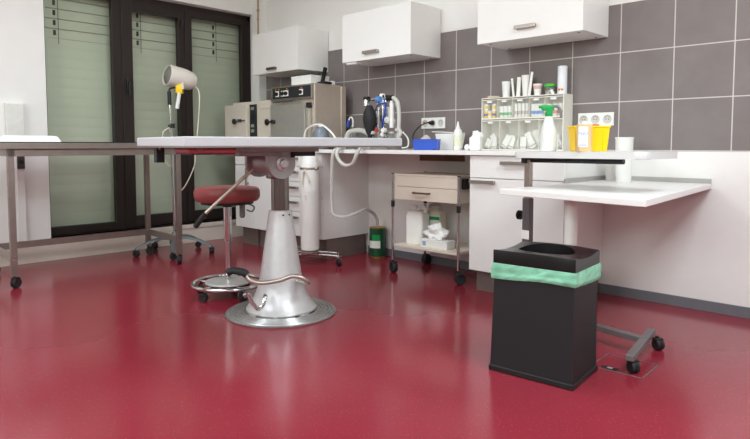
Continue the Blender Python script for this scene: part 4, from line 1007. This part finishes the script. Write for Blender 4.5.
# green tin
gn = thing('green_tin', 'dark green tin with gold rims on the floor against the wall', 'tin', (1.90, -.10, 0))
q = MB(); q.lathe([(.071, .006), (.072, .01), (.072, .255), (.071, .259)], seg=36); q.build('tin_body', green_tin, gn)
for z in (.0, .256):
    q = MB(); q.lathe([(.070, z), (.0745, z + .002), (.0745, z + .008), (.070, z + .011)], seg=36); q.build('rim', gold, gn)
def arc(z0, z1, a0, a1, r, m, nm, par):
    q = MB(); R_ = [[(math.cos(a0 + (a1-a0)*i/12)*r, math.sin(a0 + (a1-a0)*i/12)*r, z) for i in range(13)] for z in (z0, z1)]
    q.loft(R_, cap=False, closed=False); return q.build(nm, m, par)
la = arc(.085, .15, -2.1, -.45, .0727, plas_w, 'label_sheet', gn); arc(.15, .205, -1.5, -.45, .0727, green_lt, 'green_band', gn)

# ================================================================== LIGHTS (ceiling panels added out of view for brightness)
def added_ceil_light(x, y, w, h, watt, lab):  # unseen panel with area light, added to raise the brightness
    t = thing('added_ceiling_light', lab, 'added ceiling light', (x, y, RZ - .03))
    q = MB()
    for x0, x1, y0, y1 in ((-w/2-.03, w/2+.03, -h/2-.03, -h/2), (-w/2-.03, w/2+.03, h/2, h/2+.03), (-w/2-.03, -w/2, -h/2, h/2), (w/2, w/2+.03, -h/2, h/2)): q.box(x0, x1, y0, y1, -.02, .03)
    q.build('frame', plas_w, t, smooth=False)
    L = bpy.data.lights.new('added_ceiling_panel', 'AREA'); L.shape = 'RECTANGLE'; L.size = w; L.size_y = h; L.energy = watt; L.color = (.84, .945, 1)
    lo = bpy.data.objects.new('added_ceiling_panel', L); C.objects.link(lo); lo.location = (0, 0, -.005); lo.parent = t
for x, y, w, h, e, lab in (
        (2.2, -2.3, 1.2, 1.2, 34, 'added square ceiling light panel over the operating table'),
        (5.9, -2.1, 1.2, 1.2, 70, 'added square ceiling light panel right of the overbed table'),
        (2.6, -4.9, 1.2, 1.2, 40, 'added square ceiling light panel behind the camera on window side'),
        (5.2, -4.9, 1.2, 1.2, 36, 'added square ceiling light panel above and behind the camera')):
    added_ceil_light(x, y, w, h, e, lab)
SKY = 36.0
# daylight: bright overcast sky through the added windows; the portal guides sampling of the added window behind the camera
w = bpy.data.worlds.new('World'); bpy.context.scene.world = w; w.use_nodes = True
nt = w.node_tree
sky = nt.nodes.new('ShaderNodeTexSky'); sky.sky_type = 'HOSEK_WILKIE'; sky.sun_direction = (-.3, .5, .8); sky.turbidity = 9
hs2 = nt.nodes.new('ShaderNodeHueSaturation'); hs2.inputs['Saturation'].default_value = .25
nt.links.new(sky.outputs['Color'], hs2.inputs['Color']); nt.links.new(hs2.outputs['Color'], nt.nodes['Background'].inputs['Color'])
nt.nodes['Background'].inputs['Strength'].default_value = SKY
P_ = bpy.data.lights.new('added_window_portal', 'AREA'); P_.shape = 'RECTANGLE'; P_.size = GX1 - GX0; P_.size_y = GZ1 - GZ0; P_.cycles.is_portal = True
po_ = bpy.data.objects.new('added_window_portal', P_); C.objects.link(po_); po_.location = ((GX0 + GX1)/2, RY - .16, (GZ0 + GZ1)/2); po_.rotation_euler = (math.radians(90), 0, 0)
P2 = bpy.data.lights.new('added_window_portal', 'AREA'); P2.shape = 'RECTANGLE'; P2.size = HY1 - HY0; P2.size_y = HZ1 - HZ0; P2.cycles.is_portal = True
po2 = bpy.data.objects.new('added_window_portal', P2); C.objects.link(po2); po2.location = (RX + .16, (HY0 + HY1)/2, (HZ0 + HZ1)/2); po2.rotation_euler = (math.radians(90), 0, math.radians(90))

# ================================================================== CAMERA
cam = bpy.data.cameras.new('camera'); co = bpy.data.objects.new('camera', cam); C.objects.link(co)
cam.sensor_width = 36; cam.lens = 601.0 / 750 * 36; cam.shift_y = -37.5 / 750; cam.clip_start = .05
co.location = (5.582, -3.951, 1.0)
co.rotation_euler = (math.radians(90 - 3.5704), 0, math.atan2(.694, .720))
sc_ = bpy.context.scene; sc_.camera = co
sc_.view_settings.view_transform = 'Standard'; sc_.view_settings.look = 'None'; sc_.view_settings.gamma = 1; sc_.view_settings.exposure = 0.31
